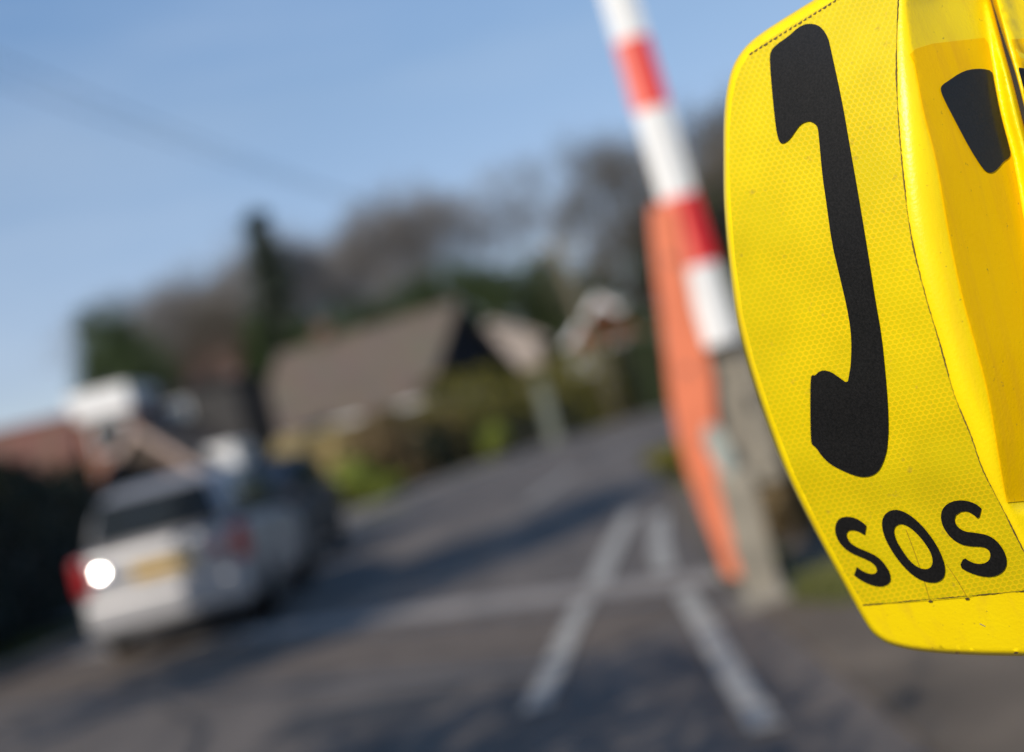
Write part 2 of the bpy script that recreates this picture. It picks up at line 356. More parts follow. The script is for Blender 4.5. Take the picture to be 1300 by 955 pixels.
def hedge(name, label, cat, p0, p1, width, h, m, seed, dens=260, leaf=.07, wob=.12, core=True, group=None):
    rnd = random.Random(seed); b = MB(); p0, p1 = Vector(p0), Vector(p1); d = p1-p0; ln = d.length; d.normalize(); n = Vector((-d.y, d.x))
    if core: b.box(((p0.x+p1.x)/2, (p0.y+p1.y)/2, h*.38), (ln*.94, width*.6, h*.72), math.atan2(d.y, d.x), mi=1)
    ph = [rnd.uniform(0, 6.28) for _ in range(6)]
    for _ in range(int(dens*ln*(h+width))):
        t = rnd.uniform(0, ln); k = rnd.random()
        bulge = 1+wob*(math.sin(t*1.7+ph[0])+.6*math.sin(t*4.1+ph[1])); hh = h*(1+wob*.8*(math.sin(t*1.1+ph[2])+.6*math.sin(t*3.3+ph[3])))
        if k < .08: t = rnd.choice((0, ln))+rnd.gauss(0, .08); s_, z, nn = rnd.uniform(-.5, .5), hh*rnd.random(), d
        elif k < .38: s_, z, nn = -.5, hh*rnd.random(), -n
        elif k < .6: s_, z, nn = .5, hh*rnd.random(), n
        else: s_, z, nn = rnd.uniform(-.5, .5), hh, None
        q = p0+d*t+n*(s_*width*bulge*(1-.25*(z/hh)**3)+rnd.gauss(0, .05))
        N = Vector((nn.x, nn.y, .3)) if nn else Vector((0, 0, 1))
        N = (N+Vector((rnd.uniform(-.8, .8), rnd.uniform(-.8, .8), rnd.uniform(-.5, .7)))).normalized()
        u = N.orthogonal().normalized()*leaf*rnd.uniform(.7, 1.4); v = N.cross(u).normalized()*leaf*.6; P = Vector((q.x, q.y, max(.03, z+rnd.gauss(0, .05))))
        b.add([P-u, P-v, P+u, P+v], [(0, 1, 2, 3)])
    o = b.build(name, [m, M_bark], fix=False); tag(o, label, cat, group); return o
def bush(name, label, cat, p, r, h, m, seed, leaf=.06, n=10, group=None):
    rnd = random.Random(seed); root = empty(name, (p[0], p[1], 0)); f, s_ = MB(), MB()
    for k in range(n):
        a, q = rnd.uniform(0, 6.28), math.sqrt(rnd.random())*.6; z = h*rnd.uniform(.3, .78)
        c = (r*q*math.cos(a), r*q*math.sin(a), z); s_.tube((0, 0, 0), c, .025, .01, 4)
        leafball(f, rnd, c, r*rnd.uniform(.35, .55), 340, leaf, h/(2*r)*.9)
    s_.build('stem', M_bark, root, fix=False); f.build('foliage', m, root, fix=False); tag(root, label, cat, group); return root

protoA = bare_tree(11, 13, M_twig); protoB = bare_tree(23, 13, M_twig, 1.15); protoC = bare_tree(37, 13, M_twigd, .9, tips=2)
protoE = evergreen(3, 9, 3.4, M_ever); protoF = evergreen(8, 9, 3.9, M_ever, n=42); protoN = conifer(4, 14, 2.0)
first = {}
def top_of(o, f=.985):
    zs = sorted(v.co.z for ch in C.objects if ch.parent == o for v in ch.data.vertices); return zs[int(len(zs)*f)]
HT = {o.name: top_of(o) for o in (protoA, protoB, protoC, protoE, protoF, protoN)}
def plant(proto, px, py_top, Y, label, cat='tree', group=None, wide=1.0, baseH=13.0, rz=0):
    p = at(px, py_top, Y); s = p.z/HT[proto.name if proto.name in HT else proto.name]
    if proto.name not in first: first[proto.name] = 1; o = proto
    else: o = copy_tree(proto)
    o.location = (p.x, Y, 0); o.scale = (s*wide, s*wide, s); o.rotation_euler = (0, 0, rz); tag(o, label, cat, group); return o
gB = 'bare winter trees on the skyline'; gE = 'evergreen trees behind the houses'
T = [
 (protoC, 250, 385, 70, 'slim bare tree in front of the distant reddish brick house', gB, .7, 13, 2.0),
 (protoA, 238, 345, 84, 'small hazy bare tree above the reddish brick house', gB, 1.0, 13, .3),
 (protoB, 278, 352, 90, 'small bare tree just left of the tall conifer', gB, 1.0, 13, 1.9),
 (protoC, 205, 385, 96, 'lowest brown bare tree behind the rounded evergreen', gB, 1.1, 13, .9),
 (protoB, 372, 290, 78, 'slender bare tree just right of the tall conifer', gB, .8, 13, 2.4),
 (protoA, 408, 318, 86, 'low bare tree between the slender bare tree and the broad skyline tree', gB, .9, 13, 4.1),
 (protoA, 472, 262, 78, 'bare tree above the chimney of the brown roofed bungalow', gB, .95, 13, 5.0),
 (protoB, 548, 232, 76, 'broad bare tree crowning the skyline above the bungalow ridge', gB, 1.0, 13, .2),
 (protoC, 752, 172, 60, 'tall brown bare tree behind the telegraph pole', gB, .75, 13, 2.2),
 (protoC, 812, 262, 58, 'lower brown bare tree crowding the raised barrier', gB, 1.1, 13, 5.5),
 (protoC, 905, 175, 56, 'tall bare tree showing between the barrier and the yellow phone box', gB, 1.1, 13, .7),
 (protoC, 965, 120, 62, 'tall bare tree behind the yellow phone box', gB, 1.2, 13, 3.9),
 (protoE, 130, 392, 74, 'upper dark rounded evergreen standing left of the others', gE, .55, 9, .2),
 (protoF, 168, 432, 66, 'broad mid green evergreen above the white box dormer', gE, .6, 9, 1.0),
 (protoN, 324, 276, 72, 'tall dark spire shaped conifer left of the bungalow', None, 1.35, 14, 0),
 (protoE, 345, 405, 70, 'evergreen behind the left end of the bungalow roof', gE, .8, 9, 2.0),
 (protoF, 430, 392, 68, 'evergreen behind the bungalow chimney', gE, .8, 9, 3.1),
 (protoE, 500, 370, 68, 'evergreen right of the bungalow chimney behind the ridge', gE, .9, 9, 4.4),
 (protoF, 572, 340, 67, 'dark evergreen behind the right end of the bungalow ridge', gE, 1.0, 9, 5.1),
 (protoF, 655, 335, 66, 'dark evergreen rising over the small pale cottage', gE, 1.0, 9, .6),
 (protoE, 718, 335, 78, 'evergreen above the white trimmed gable house', gE, 1.1, 9, 1.6),
 (protoF, 900, 225, 58, 'evergreen right of the barrier behind the beige machine post', gE, 1.3, 9, 2.7),
 (protoE, 830, 330, 62, 'evergreen directly behind the orange arm of the barrier', gE, 1.1, 9, 3.8),
 (protoF, 990, 300, 50, 'evergreen hidden low behind the yellow phone box edge', gE, 1.2, 9, 4.9),
]
for pr, px, py, Y, lb, g, wd, bh, rz in T: plant(pr, px, py, Y, lb, 'tree', g, wd, bh, rz)
# a far line of woodland along the horizon
rnd = random.Random(2); b = MB()
for k in range(46):
    x = -70+k*4.2; h = 5+2.5*math.sin(k*.6)+rnd.uniform(0, 2); leafball(b, rnd, (x, 118+rnd.uniform(-4, 4), h*.45), h*.62, 150, .55)
tag(b.build('woodland', M_ever, fix=False), 'dark band of far woodland along the horizon', 'woodland', kind='stuff')

# trees on the near left, out of the picture, whose shadows lie across the road
g_ = 'trees on the near left bank'
o = copy_tree(protoE); o.location = (-4.7, 7.0, 0); o.scale = (.43, .43, 1.02); tag(o, 'narrow evergreen tree standing beside the near left kerb', 'tree', g_)
o = copy_tree(protoF); o.location = (-8.3, 12.2, 0); o.scale = (.42, .42, .95); tag(o, 'narrow evergreen tree rising from the nearly black hedge', 'tree', g_)
o = copy_tree(protoF); o.location = (-4.0, -.6, 0); o.scale = (.5, .5, .6); tag(o, 'short evergreen on the near left bank', 'tree', g_)

# hedges and shrubs
hedge('hedge', 'tall hedge painted nearly black for shade left of the silver car', 'hedge', (-6.9, 11.8), (-8.3, 25), 1.6, 2.1, M_dark, 1, 240, .08)
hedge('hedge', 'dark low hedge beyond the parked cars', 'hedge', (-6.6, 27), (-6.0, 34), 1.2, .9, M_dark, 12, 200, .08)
hedge('hedge', 'long olive green hedge in front of the bungalow', 'hedge', (-2.5, 43.4), (2.9, 48.5), 1.6, 2.5, M_hedge, 2, 230, .09)
hedge('hedge', 'loose olive brown hedge between the dry shrubs and the olive green hedge', 'hedge', (-5.6, 33.8), (-2.2, 41.6), 1.1, 1.75, M_olive, 31, 240, .08, wob=.16)
hedge('hedge', 'dark green hedge behind the telegraph pole', 'hedge', (3.4, 49), (9.8, 52), 2.0, 3.6, M_ever, 3, 200, .1)
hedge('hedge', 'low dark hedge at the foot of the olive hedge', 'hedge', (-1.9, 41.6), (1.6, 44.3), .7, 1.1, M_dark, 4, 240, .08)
bush('shrub', 'straw coloured dry shrub at the road bend', 'shrub', at(402, 592, 32).xy, 1.0, 2.2, M_straw, 5, group=None)
bush('shrub', 'second straw coloured shrub touching the russet brown one', 'shrub', at(436, 588, 34).xy, .8, 1.9, M_straw, 41, .06, 9)
bush('shrub', 'russet brown shrub right of the straw coloured shrub', 'shrub', at(478, 585, 35).xy, 1.2, 2.1, M_rust, 6, .08, 14)
bush('shrub', 'small lime green shrub by the white gatepost', 'shrub', at(636, 575, 38).xy, .6, 1.35, M_lime, 7, .06, 8)
bush('shrub', 'low lime green shrub at the foot of the straw coloured shrub', 'shrub', at(446, 622, 31).xy, 1.1, 1.2, M_lime, 8, .06, 8)
bush('shrub', 'russet shrub on the left end of the bungalow wall', 'shrub', at(352, 590, 34).xy, .9, 1.5, M_rust, 9, .08, 9)
bush('shrub', 'dark green shrub on the right verge by the orange arm', 'shrub', gnd(868, 612).xy, .45, .55, M_hedge, 10, .05, 8)
bush('shrub', 'dry brown shrub on the verge behind the barrier post', 'shrub', gnd(1015, 690).xy, .38, .75, M_rust, 21, .04, 9)
bush('shrub', 'tall brown shrub behind the machine casing by the phone box edge', 'shrub', (2.3, 13.5), .8, 1.7, M_rust, 22, .06, 12)
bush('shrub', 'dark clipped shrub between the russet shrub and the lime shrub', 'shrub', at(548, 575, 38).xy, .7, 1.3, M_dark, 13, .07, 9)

# ---------------------------------------------------------------- houses
def house(name, label, cat, loc, rz, Lh, Wd, eave, ridge, wall, roof, gable=None, barge=None, wins=(), chimney=None, over=.35, door=None, overend=.2, gut=None):
    """long axis = local x, front = local -y"""
    r = empty(name, (loc[0], loc[1], 0), rz); b = MB(); t = .25; x, y = Lh/2, Wd/2
    b.box((0, -y+t/2, eave/2), (Lh, t, eave)); b.box((0, y-t/2, eave/2), (Lh, t, eave))
    b.box((-x+t/2, 0, eave/2), (t, Wd-2*t-.004, eave)); b.box((x-t/2, 0, eave/2), (t, Wd-2*t-.004, eave)); b.build('wall', wall, r)
    for s_ in (-1, 1):
        g = MB(); g.prism([(s_*(x-t*.5), -y+.03, eave), (s_*(x-t*.5), y-.03, eave), (s_*(x-t*.5), 0, ridge-.06)], (s_*t*.5, 0, 0)); g.build('gable_wall', gable or wall, r)
    sl = (ridge-eave)/y; ye = y+over; ze = eave-over*sl; th = .14; X = x+overend; rf = MB()
    for s_ in (-1, 1):
        rf.prism([(-X, s_*ye, ze), (-X, s_*.004, ridge), (-X, s_*.004, ridge+th), (-X, s_*ye, ze+th)], (2*X, 0, 0))
    rf.tube((-X, 0, ridge+th), (X, 0, ridge+th), .09, .09, 8)
    ro = rf.build('roof', roof, r)
    for s_ in (-1, 1):
        g = MB(); g.tube((-X, s_*(ye+.06), ze+.03), (X, s_*(ye+.06), ze+.03), .06, .06, 8); g.build('gutter', gut or M_white, ro)
        g = MB(); g.box((0, s_*(y+over*.4), ze-.02), (2*X-.02, .03, .2)); g.build('fascia', gut or M_white, ro)
    if barge:
        for e in (-1, 1):
            g = MB()
            for s_ in (-1, 1):
                g.prism([(e*(X+.002), s_*(ye+.02), ze-.1), (e*(X+.002), s_*.01, ridge-.1), (e*(X+.002), s_*.01, ridge+th+.04), (e*(X+.002), s_*(ye+.02), ze+th+.04)], (e*.05, 0, 0))
            g.build('bargeboard', barge, r)
    def win(side, u, z, ww, hh, mf=M_white, mg=M_glass):
        f, p = MB(), MB()
        def T3(a, dpt, c): return {'f': (a, -y-dpt, c), 'r': (x+dpt, a, c), 'l': (-x-dpt, a, c), 'b': (a, y+dpt, c)}[side]
        def bx(m, a, c, wa, hc, dp, o): m.box(T3(a, o, c), (wa, dp, hc) if side in 'fb' else (dp, wa, hc))
        for s_ in (-1, 1): bx(f, u+s_*ww/2, z, .07, hh+.07, .08, .02); bx(f, u, z+s_*hh/2, ww-.07, .07, .08, .02)
        bx(f, u, z, .05, hh-.07, .06, .02); bx(f, u, z-hh/2-.07, ww+.2, .06, .16, .06)
        bx(p, u, z, ww-.05, hh-.05, .02, .012); fo = f.build('window', mf, r); p.build('pane', mg, fo)
    for q in wins: win(*q)
    if door:
        d = MB(); u = door[0]; d.box((u, -y-.02, 1.03), (.9, .06, 2.02)); dd = d.build('door', door[1], r, bevel=.01)
        k = MB(); k.box((u, -y-.08, 1.02), (.04, .06, .12)); k.build('handle', M_steel, dd)
    if chimney:
        k = MB(); cx, cw, ch = chimney; k.box((cx, 0, ridge+ch/2-.3), (cw, .6, ch+.5)); k.box((cx, 0, ridge+ch-.03), (cw+.12, .72, .1)); c = k.build('chimney', chimney_mat, ro)
        k = MB()
        for s_ in (-1, 1): k.lathe([(.12, 0), (.1, .3), (.12, .32)], (cx+s_*cw*.22, 0, ridge+ch+.02), 10)
        k.build('chimney_pot', M_brick, c)
    tag(r, label, cat); return r
chimney_mat = M_brickb
def behind(p, rz, dist): return (p.x-math.cos(rz)*dist, p.y-math.sin(rz)*dist)
# the brown-roofed bungalow; gable shade is put into its near-black navy tile colour
apex = at(578, 388, 56); th1 = rad(-29); u1 = Vector((math.cos(th1), math.sin(th1)))
L1 = 8.8; c1 = apex.xy-u1*(L1/2)
house('bungalow', 'bungalow with a big brown tiled roof and a gable painted dark navy for shade', 'house', c1, th1, L1, 7.0, 2.7, 5.8, M_cream, M_roofb, gable=M_navy, barge=M_dwood,
      wins=(('f', -2.8, 1.45, 1.6, 1.1), ('f', .2, 1.45, 2.0, 1.1), ('r', 0, 1.4, 1.4, 1.1)), chimney=(-2.1, .9, .55), door=(2.6, M_dwood))
# lean-to roof below the bungalow eave is its pale fascia; the small pale cottage behind to the right
p = at(624, 408, 62); house('cottage', 'small pale rendered cottage behind the dark gable', 'house', behind(p, rad(-96), 2.2), rad(-96), 4, 3.4, p.z-1.1, p.z-.12, M_cream2, M_roofb, barge=M_cream2, wins=(('r', 0, 2.2, .7, .8),))
# white-trimmed gable turned to the road
p = at(757, 376, 53); house('gabled_house', 'red brick house with bright white bargeboards on its gable', 'house', behind(p, rad(-100), 3.3), rad(-100), 6, 3.4, p.z-1.7, p.z-.15, M_white, M_roofb, gable=M_redtile, barge=M_white,
      wins=(('r', 0, .95, 1.4, 1.0),))
# brick house left with a white box dormer, gable towards the road
p = at(168, 540, 42); house('brick_house', 'brown roofed brick house with pale bargeboards behind the silver car', 'house', behind(p, rad(-97), 3.2), rad(-97), 6, 3.2, p.z-1.75, p.z-.15, M_brickb, M_roofk, barge=mat('pinkish_bargeboard', (.42, .31, .26), .7),
      wins=(('r', 0, 1.2, 1.1, 1.0),))
a = at(92, 508, 45.3); c = at(184, 508, 45.3)
d = empty('box_dormer_house', ((a.x+c.x)/2-.34, 47.2, 0)); mid = (a.x+c.x)/2; top = at(140, 488, 45.3).z
b = MB(); b.box((0, 0, (top-.85)/2), (1.85, 3.4, top-.85)); b.build('wall', M_brick, d)
b = MB(); b.box((0, -.1, top-.5), (2.0, 3.8, .85)); b.build('roof', M_white, d, bevel=.03)
b = MB(); b.box((.1, -1.74, top-1.6), (1.2, .06, 1.0)); f = b.build('window', M_white, d); b = MB(); b.box((.1, -1.79, top-1.6), (1.04, .05, .84)); b.build('pane', M_glass, f)
tag(d, 'narrow brick building with a deep bright white flat roof edge', 'house')
# dark timber garage with bluish windows
a = at(190, 500, 46); c = at(318, 500, 46)
g = empty('timber_garage', ((a.x+c.x)/2-.7, 50, 0), rad(-3)); gw = c.x-a.x+.2; gh = at(250, 488, 47.5).z
b = MB(); b.box((0, 0, gh/2-.1), (gw, 5, gh-.2)); b.build('wall', M_dwood, g)
b = MB(); b.box((0, 0, gh-.08), (gw+.4, 5.4, .14)); b.build('roof', M_roofd, g)
for x in (-.42, .42):
    b = MB()
    for s_ in (-1, 1): b.box((x-gw*.24+s_*.38, -2.53, gh-.95), (.05, .08, 1.1)); b.box((x-gw*.24, -2.53, gh-.95+s_*.53), (.7, .08, .05))
    f = b.build('window', M_white, g); b = MB(); b.box((x-gw*.24, -2.515, gh-.95), (.72, .04, 1.02)); b.build('pane', M_wglass, f)
b = MB(); b.box((gw*.2, -2.53, .95), (1.6, .06, 1.9)); b.build('door', M_dwood, g)
tag(g, 'dark timber garage with two bluish windows behind the silver car', 'garage')
# red-roofed bungalow at the left edge
p = at(-10, 528, 36); house('red_roofed_bungalow', 'bungalow with a faded red tiled roof above the dark hedge', 'house', (p.x-4.4, 38.5), rad(14), 10.5, 6.5, 2.2, 4.0, M_brickb, M_roofr, barge=M_roofr, gut=M_dwood,
      wins=(('f', 1.5, 1.3, 1.6, 1.1), ('f', -2.5, 1.3, 1.6, 1.1)), overend=.1)
# far reddish house behind
p = at(262, 420, 80); house('far_brick_house', 'distant reddish brick house among the bare trees', 'house', (p.x, 83), rad(-10), 3.6, 6, p.z-2.6, p.z, M_brick, M_rooff, wins=(('f', 0, p.z-3.6, 1.1, 1.1),), chimney=(1.0, .7, .7))

# ---------------------------------------------------------------- vehicles
def car(name, label, loc, rz, paint, Lc=4.3, Wc=1.66, Hc=1.48, plate=True, detail=True):
    r = empty(name, loc, rz); hw = Wc/2
    # stations: y, sill z, belt z, body half width, roof z, roof half width  (rear at y=0, front at y=Lc)
    st = [(0.0, .46, .95, .94), (.05, .3, .98, .985), (.25, .24, 1.0, .99), (.9, .2, 1.0, 1.0), (1.8, .2, .98, 1.0), (2.8, .2, .96, 1.0), (3.5, .22, .86, .98), (4.0, .26, .74, .93), (4.22, .3, .62, .84), (4.3, .38, .52, .74)]
    b = MB(); k = len(st); ring = []
    for (y, zs, zb, wf) in st:
        W = hw*wf
        ring.append([(-W*.93, y, zs), (-W, y, zs+.14), (-W*1.0, y, (zs+zb)/2+.04), (-W*.965, y, zb-.03), (-W*.9, y, zb), (0, y, zb+.02), (W*.9, y, zb), (W*.965, y, zb-.03), (W, y, (zs+zb)/2+.04), (W, y, zs+.14), (W*.93, y, zs), (0, y, zs-.02)])
    vs = [p for q in ring for p in q]; n = 12
    fs = [(i*n+j, i*n+(j+1) % n, (i+1)*n+(j+1) % n, (i+1)*n+j) for i in range(k-1) for j in range(n)]+[tuple(range(n)), tuple(range((k-1)*n, k*n))[::-1]]
    b.add(vs, fs); body = b.build('body', paint, r, True)
    sm = body.modifiers.new('s', 'SUBSURF'); sm.levels = sm.render_levels = 2
    # cabin
    cs = [(.1, .96, 1.02, .84, .8), (.32, .96, Hc-.06, .84, .66), (.75, .96, Hc, .86, .69), (1.6, .95, Hc+.01, .87, .7), (2.3, .94, Hc-.05, .87, .68), (3.05, .92, 1.0, .84, .72)]
    b = MB(); vs = []
    for (y, z0, z1, w0, w1) in cs:
        W0, W1 = hw*w0*1.06, hw*w1*1.06
        vs += [(-W0, y, z0), (-(W0+W1)/2, y, (z0+z1)/2), (-W1, y, z1-.04), (-W1*.86, y, z1), (0, y, z1+.025), (W1*.86, y, z1), (W1, y, z1-.04), ((W0+W1)/2, y, (z0+z1)/2), (W0, y, z0), (0, y, z0-.02)]
    n = 10; k = len(cs)
    fs = [(i*n+j, i*n+(j+1) % n, (i+1)*n+(j+1) % n, (i+1)*n+j) for i in range(k-1) for j in range(n)]+[tuple(range(n)), tuple(range((k-1)*n, k*n))[::-1]]
    b.add(vs, fs); cab = b.build('cabin', paint, r, True); sm = cab.modifiers.new('s', 'SUBSURF'); sm.levels = sm.render_levels = 2
    def quad(nm, pts, m, th, par=r, bev=.012):
        q = MB(); P = [Vector(p) for p in pts]; nn = (P[1]-P[0]).cross(P[2]-P[0]).normalized(); q.prism(P, nn*th); return q.build(nm, m, par, bevel=bev)
    # rear window and side windows, proud of the cabin
    quad('rear_window', [(-.6, .105, 1.03), (.6, .105, 1.03), (.5, .235, 1.40), (-.5, .235, 1.40)], M_glass, .03)
    quad('windscreen', [(.6, 2.98, 1.03), (-.6, 2.98, 1.03), (-.5, 2.42, 1.38), (.5, 2.42, 1.38)], M_glass, .03)
    for s_ in (-1, 1):
        x0, x1 = s_*hw*.895, s_*hw*.745
        for y0, y1, yt0, yt1 in ((.38, .95, .55, .95), (1.0, 1.75, 1.0, 1.75), (1.8, 2.62, 1.8, 2.3)):
            P = [(x0, y0, 1.03), (x0, y1, 1.03), (x1, yt1, 1.36), (x1, yt0, 1.36)]
            quad('side_window', P if s_ > 0 else P[::-1], M_glass, .02)
        # door shut lines and handle
        for y0 in (.98, 1.78, 2.7):
            q = MB(); q.box((s_*hw*1.0, y0, .62), (.006, .012, .66)); q.build('shut_line', M_black, body)
        q = MB(); q.box((s_*hw*.985, 1.15, .86), (.04, .16, .03)); q.build('door_handle', paint, body)
        q = MB(); q.box((s_*(hw+.09), 2.55, 1.02), (.18, .08, .13)); q.build('wing_mirror', M_black, r, bevel=.02)
        # tail lamp: red lens with a bright reflector dome
        q = MB(); q.box((s_*hw*.90, .05, .80), (.13, .17, .32)); tl = q.build('tail_lamp', M_lamp, r, bevel=.03)
        q = MB(); Rc = .36; M3 = Matrix.Rotation(rad(2), 3, 'Z') @ Matrix.Rotation(rad(90-17), 3, 'X')
        q.lathe([(Rc*math.sin(t*.018), Rc*(math.cos(t*.018)-math.cos(.18))) for t in (10, 9, 8, 7, 6, 5, 4, 3, 2, 1, .02)], (s_*hw*.64, -.012, .80), 32, M3); q.build('reversing_lamp' if s_ < 0 else 'fog_lamp', M_chrome if s_ < 0 else M_lamp, tl, True)
        q = MB(); q.lathe([(.05, 0), (.065, .02), (.05, .04)], (s_*hw*.7, 4.22, .62), 16, Matrix.Rotation(rad(-90), 3, 'X')); q.build('headlight', M_glass, r, True)
        for y0 in (.78, 3.4):
            wq = empty_part('wheel', r, (s_*(hw-.1), y0, .31))
            q = MB(); q.lathe([(.2, -.1), (.29, -.1), (.31, -.07), (.31, .07), (.29, .1), (.2, .1)], (0, 0, 0), 28, Matrix.Rotation(rad(90), 3, 'Y')); q.build('tyre', M_black, wq, True)
            q = MB(); q.lathe([(.2, -.06), (.2, .06), (.17, .075), (.05, .06), (.04, .08)], (0, 0, 0), 20, Matrix.Rotation(rad(90*s_), 3, 'Y')); q.build('rim', M_silver, wq, True)
    # bumper, plate, wiper, boot line, exhaust
    q = MB(); q.box((0, -.01, .42), (Wc*.93, .18, .30)); q.build('rear_bumper', paint, r, bevel=.05)
    q = MB(); q.box((0, .0, .24), (Wc*.84, .14, .12)); q.build('bumper_skirt', M_black, r, bevel=.02)
    q = MB(); q.box((0, -.012, .74), (.54, .02, .13)); plate and q.build('number_plate', M_plate, r)
    q = MB(); q.box((0, -.005, .855), (.62, .03, .035)); q.build('boot_handle', M_chrome, r, bevel=.008)
    q = MB(); q.box((.12, .1, 1.09), (.5, .02, .018), M=Matrix.Rotation(rad(-12), 3, 'Y')); q.build('wiper', M_black, r)
    q = MB(); q.tube((.45, -.06, .25), (.45, .3, .25), .03, .03, 12); q.build('exhaust_pipe', M_steel, r)
    tag(r, label, 'car'); return r
def empty_part(name, parent, loc):
    o = bpy.data.objects.new(name, None); C.objects.link(o); o.parent = parent; o.location = loc; return o
car('silver_car', 'silver hatchback seen from behind with a yellow plate and glinting tail lamp', (-3.42, 12.65, 0), rad(1.5), M_silver, Wc=1.60, Hc=1.5)
# white van further on, behind the car
v = empty('white_van', (at(278, 600, 44).x, 44, 0), rad(2)); b = MB()
b.prism([(-.72, 0, .35), (.72, 0, .35), (.74, 0, 1.2), (.66, 0, 2.42), (-.66, 0, 2.42), (-.74, 0, 1.2)], (0, 3.6, 0)); b.build('body', M_white, v, bevel=.08)
b = MB(); b.prism([(-.7, 3.55, .35), (-.7, 4.6, .35), (-.7, 4.6, .95), (-.7, 4.2, 1.15), (-.7, 3.55, 1.9)], (1.4, 0, 0)); b.build('cab', M_white, v, bevel=.06)
for s_ in (-1, 1):
    b = MB(); b.box((s_*.33, -.01, 1.55), (.5, .03, .45)); b.build('rear_window', M_glass, v)
    b = MB(); b.box((s_*.66, -.02, .95), (.1, .05, .4)); b.build('tail_lamp', M_lamp, v)
    for y in (.8, 3.7):
        b = MB(); b.lathe([(.2, -.1), (.32, -.1), (.34, 0), (.32, .1), (.2, .1)], (s_*.66, y, .34), 20, Matrix.Rotation(rad(90), 3, 'Y')); b.build('wheel', M_black, v, True)
b = MB(); b.box((0, -.05, .42), (1.42, .12, .16)); b.build('rear_bumper', M_black, v)
tag(v, 'white high roofed van standing beyond the silver car', 'van')
# near-black car added ahead, standing in for the shaded side of the silver one
M_dkblue = mat('shade_standin_car_paint', (.005, .006, .01), .55, var=.1, coat=0)
car('shade_standin_car', 'added near black car standing in for the shaded side of the silver car', (-3.8, 21.8, 0), rad(180), M_dkblue, plate=False)

# ---------------------------------------------------------------- telegraph pole, gatepost, fence
pb = gnd(778, 536); pY = 46.0; p = at(700, 300, pY); q = at(772, 515, pY)
tp = empty('telegraph_pole', (q.x, pY, 0)); b = MB(); b.tube((.28, 0, -.2), (p.x-q.x, 0, p.z), .19, .13, 12); b.build('pole', M_pole, tp, True)
b = MB(); b.box((p.x-q.x, 0, p.z-.5), (1.5, .1, .12)); b.build('crossarm', M_pole, tp)
for x in (-.6, -.2, .2, .6):
    b = MB(); b.lathe([(.03, 0), (.06, .03), (.06, .1), (.03, .13)], (p.x-q.x+x, 0, p.z-.44), 10); b.build('insulator', M_white, tp)
for dx_ in (-.2, .5):
    e = at(-60, 58+dx_*50, 13); a_ = Vector((p.x+dx_, pY, p.z-.3)); pts = []
    for k in range(17):
        t = k/16; c_ = a_.lerp(e, t); c_.z -= 1.2*4*t*(1-t)*.35; pts.append(c_-Vector((q.x, pY, 0)))
    b = MB(); b.path(pts, .007, 5); b.build('overhead_wire', M_black, tp)
tag(tp, 'brown wooden telegraph pole rising out of the hedge', 'pole')
p = at(702, 552, 41); gp = empty('gatepost', (p.x, 41, 0)); top = at(694, 485, 41).z
M_stone = mat('lichened_stone', (.14, .15, .12), .85, var=.25, scale=6)
b = MB(); b.box((0, 0, (top-.15)/2), (.34, .34, top-.15)); b.build('post', M_stone, gp, bevel=.02)
b = MB(); b.box((0, 0, top-.11), (.46, .46, .08)); b.lathe([(.05, -.07), (.13, 0), (.14, .06), (.08, .14), (.01, .17)], (0, 0, top-.02), 14); b.build('cap', M_stone, gp, True)
tag(gp, 'pale stone gatepost standing in front of the dark hedge', 'gatepost')
fn = empty('wooden_fence', (1.75, 10.2, 0), rad(-28)); b = MB()
for z in (.3, .62, .94): b.box((.02, 3.5, z), (.04, 7.2, .1))
b.build('rails', M_fwood, fn)
for k in range(5):
    b = MB(); b.box((.1, k*1.75, .55), (.12, .12, 1.16)); b.build('post', M_fwood, fn, bevel=.01)
tag(fn, 'weathered post and rail fence running along the right verge', 'fence')

# ---------------------------------------------------------------- level crossing barrier
by = 7.7; base = gnd(978, 772)
br = empty('level_crossing_barrier', (base.x, by, 0)); O = Vector((base.x, by, 0))
loc = lambda px, py, Y=by: at(px, py, Y)-O
A0, A1 = loc(913, 425), loc(700, -290, 8.0)
d = (A1-A0); total = d.length; d.normalize()
# diamond-set box beam: one long edge faces the road, so a left and a right face show
side = d.cross(Vector((0, 1, 0))).normalized()*-1; back = d.cross(side).normalized()
def beam(t0, t1, name, ml, mr, par, grow=0.0):
    b = MB(); vs = []
    for t in (t0, t1):
        c = A0+d*t; hw = (.105-.02*t/total)+grow
        vs += [c-side*hw, c-Vector((0, 1, 0))*hw*.55-side*hw*.05, c+side*hw, c+Vector((0, 1, 0))*hw*.8]
    b.add(vs, [(0, 1, 5, 4)], 0); b.add(vs, [(1, 2, 6, 5), (2, 3, 7, 6), (3, 0, 4, 7)], 1); b.add(vs, [(0, 3, 2, 1), (4, 5, 6, 7)], 1)
    b.v = b.v  # shared layout
    o = b.build(name, [ml, mr], par, fix=False); return o
def tpar(px, py):
    p = loc(px, py, by); return (p-A0).dot(d)
boom = beam(-.05, total, 'boom', M_bwhite, M_bwhite, br)
M_redl = mat('lit_side_faded_red_paint', (.78, .16, .1), .45, var=.08)  # left faces: sunlight on that side put into a paler, faded red
t_a, t_b, t_c, t_d = tpar(893, 334), tpar(862, 246), tpar(829, 130), tpar(800, 38)
beam(t_a, t_b, 'red_band', M_redl, M_red, boom, .002); beam(t_c, t_d, 'red_band', M_redl, M_red, boom, .002)
stp = (t_d-t_b)
for k in (1, 2): beam(t_c+stp*k, t_d+stp*k, 'red_band', M_redl, M_red, boom, .002)
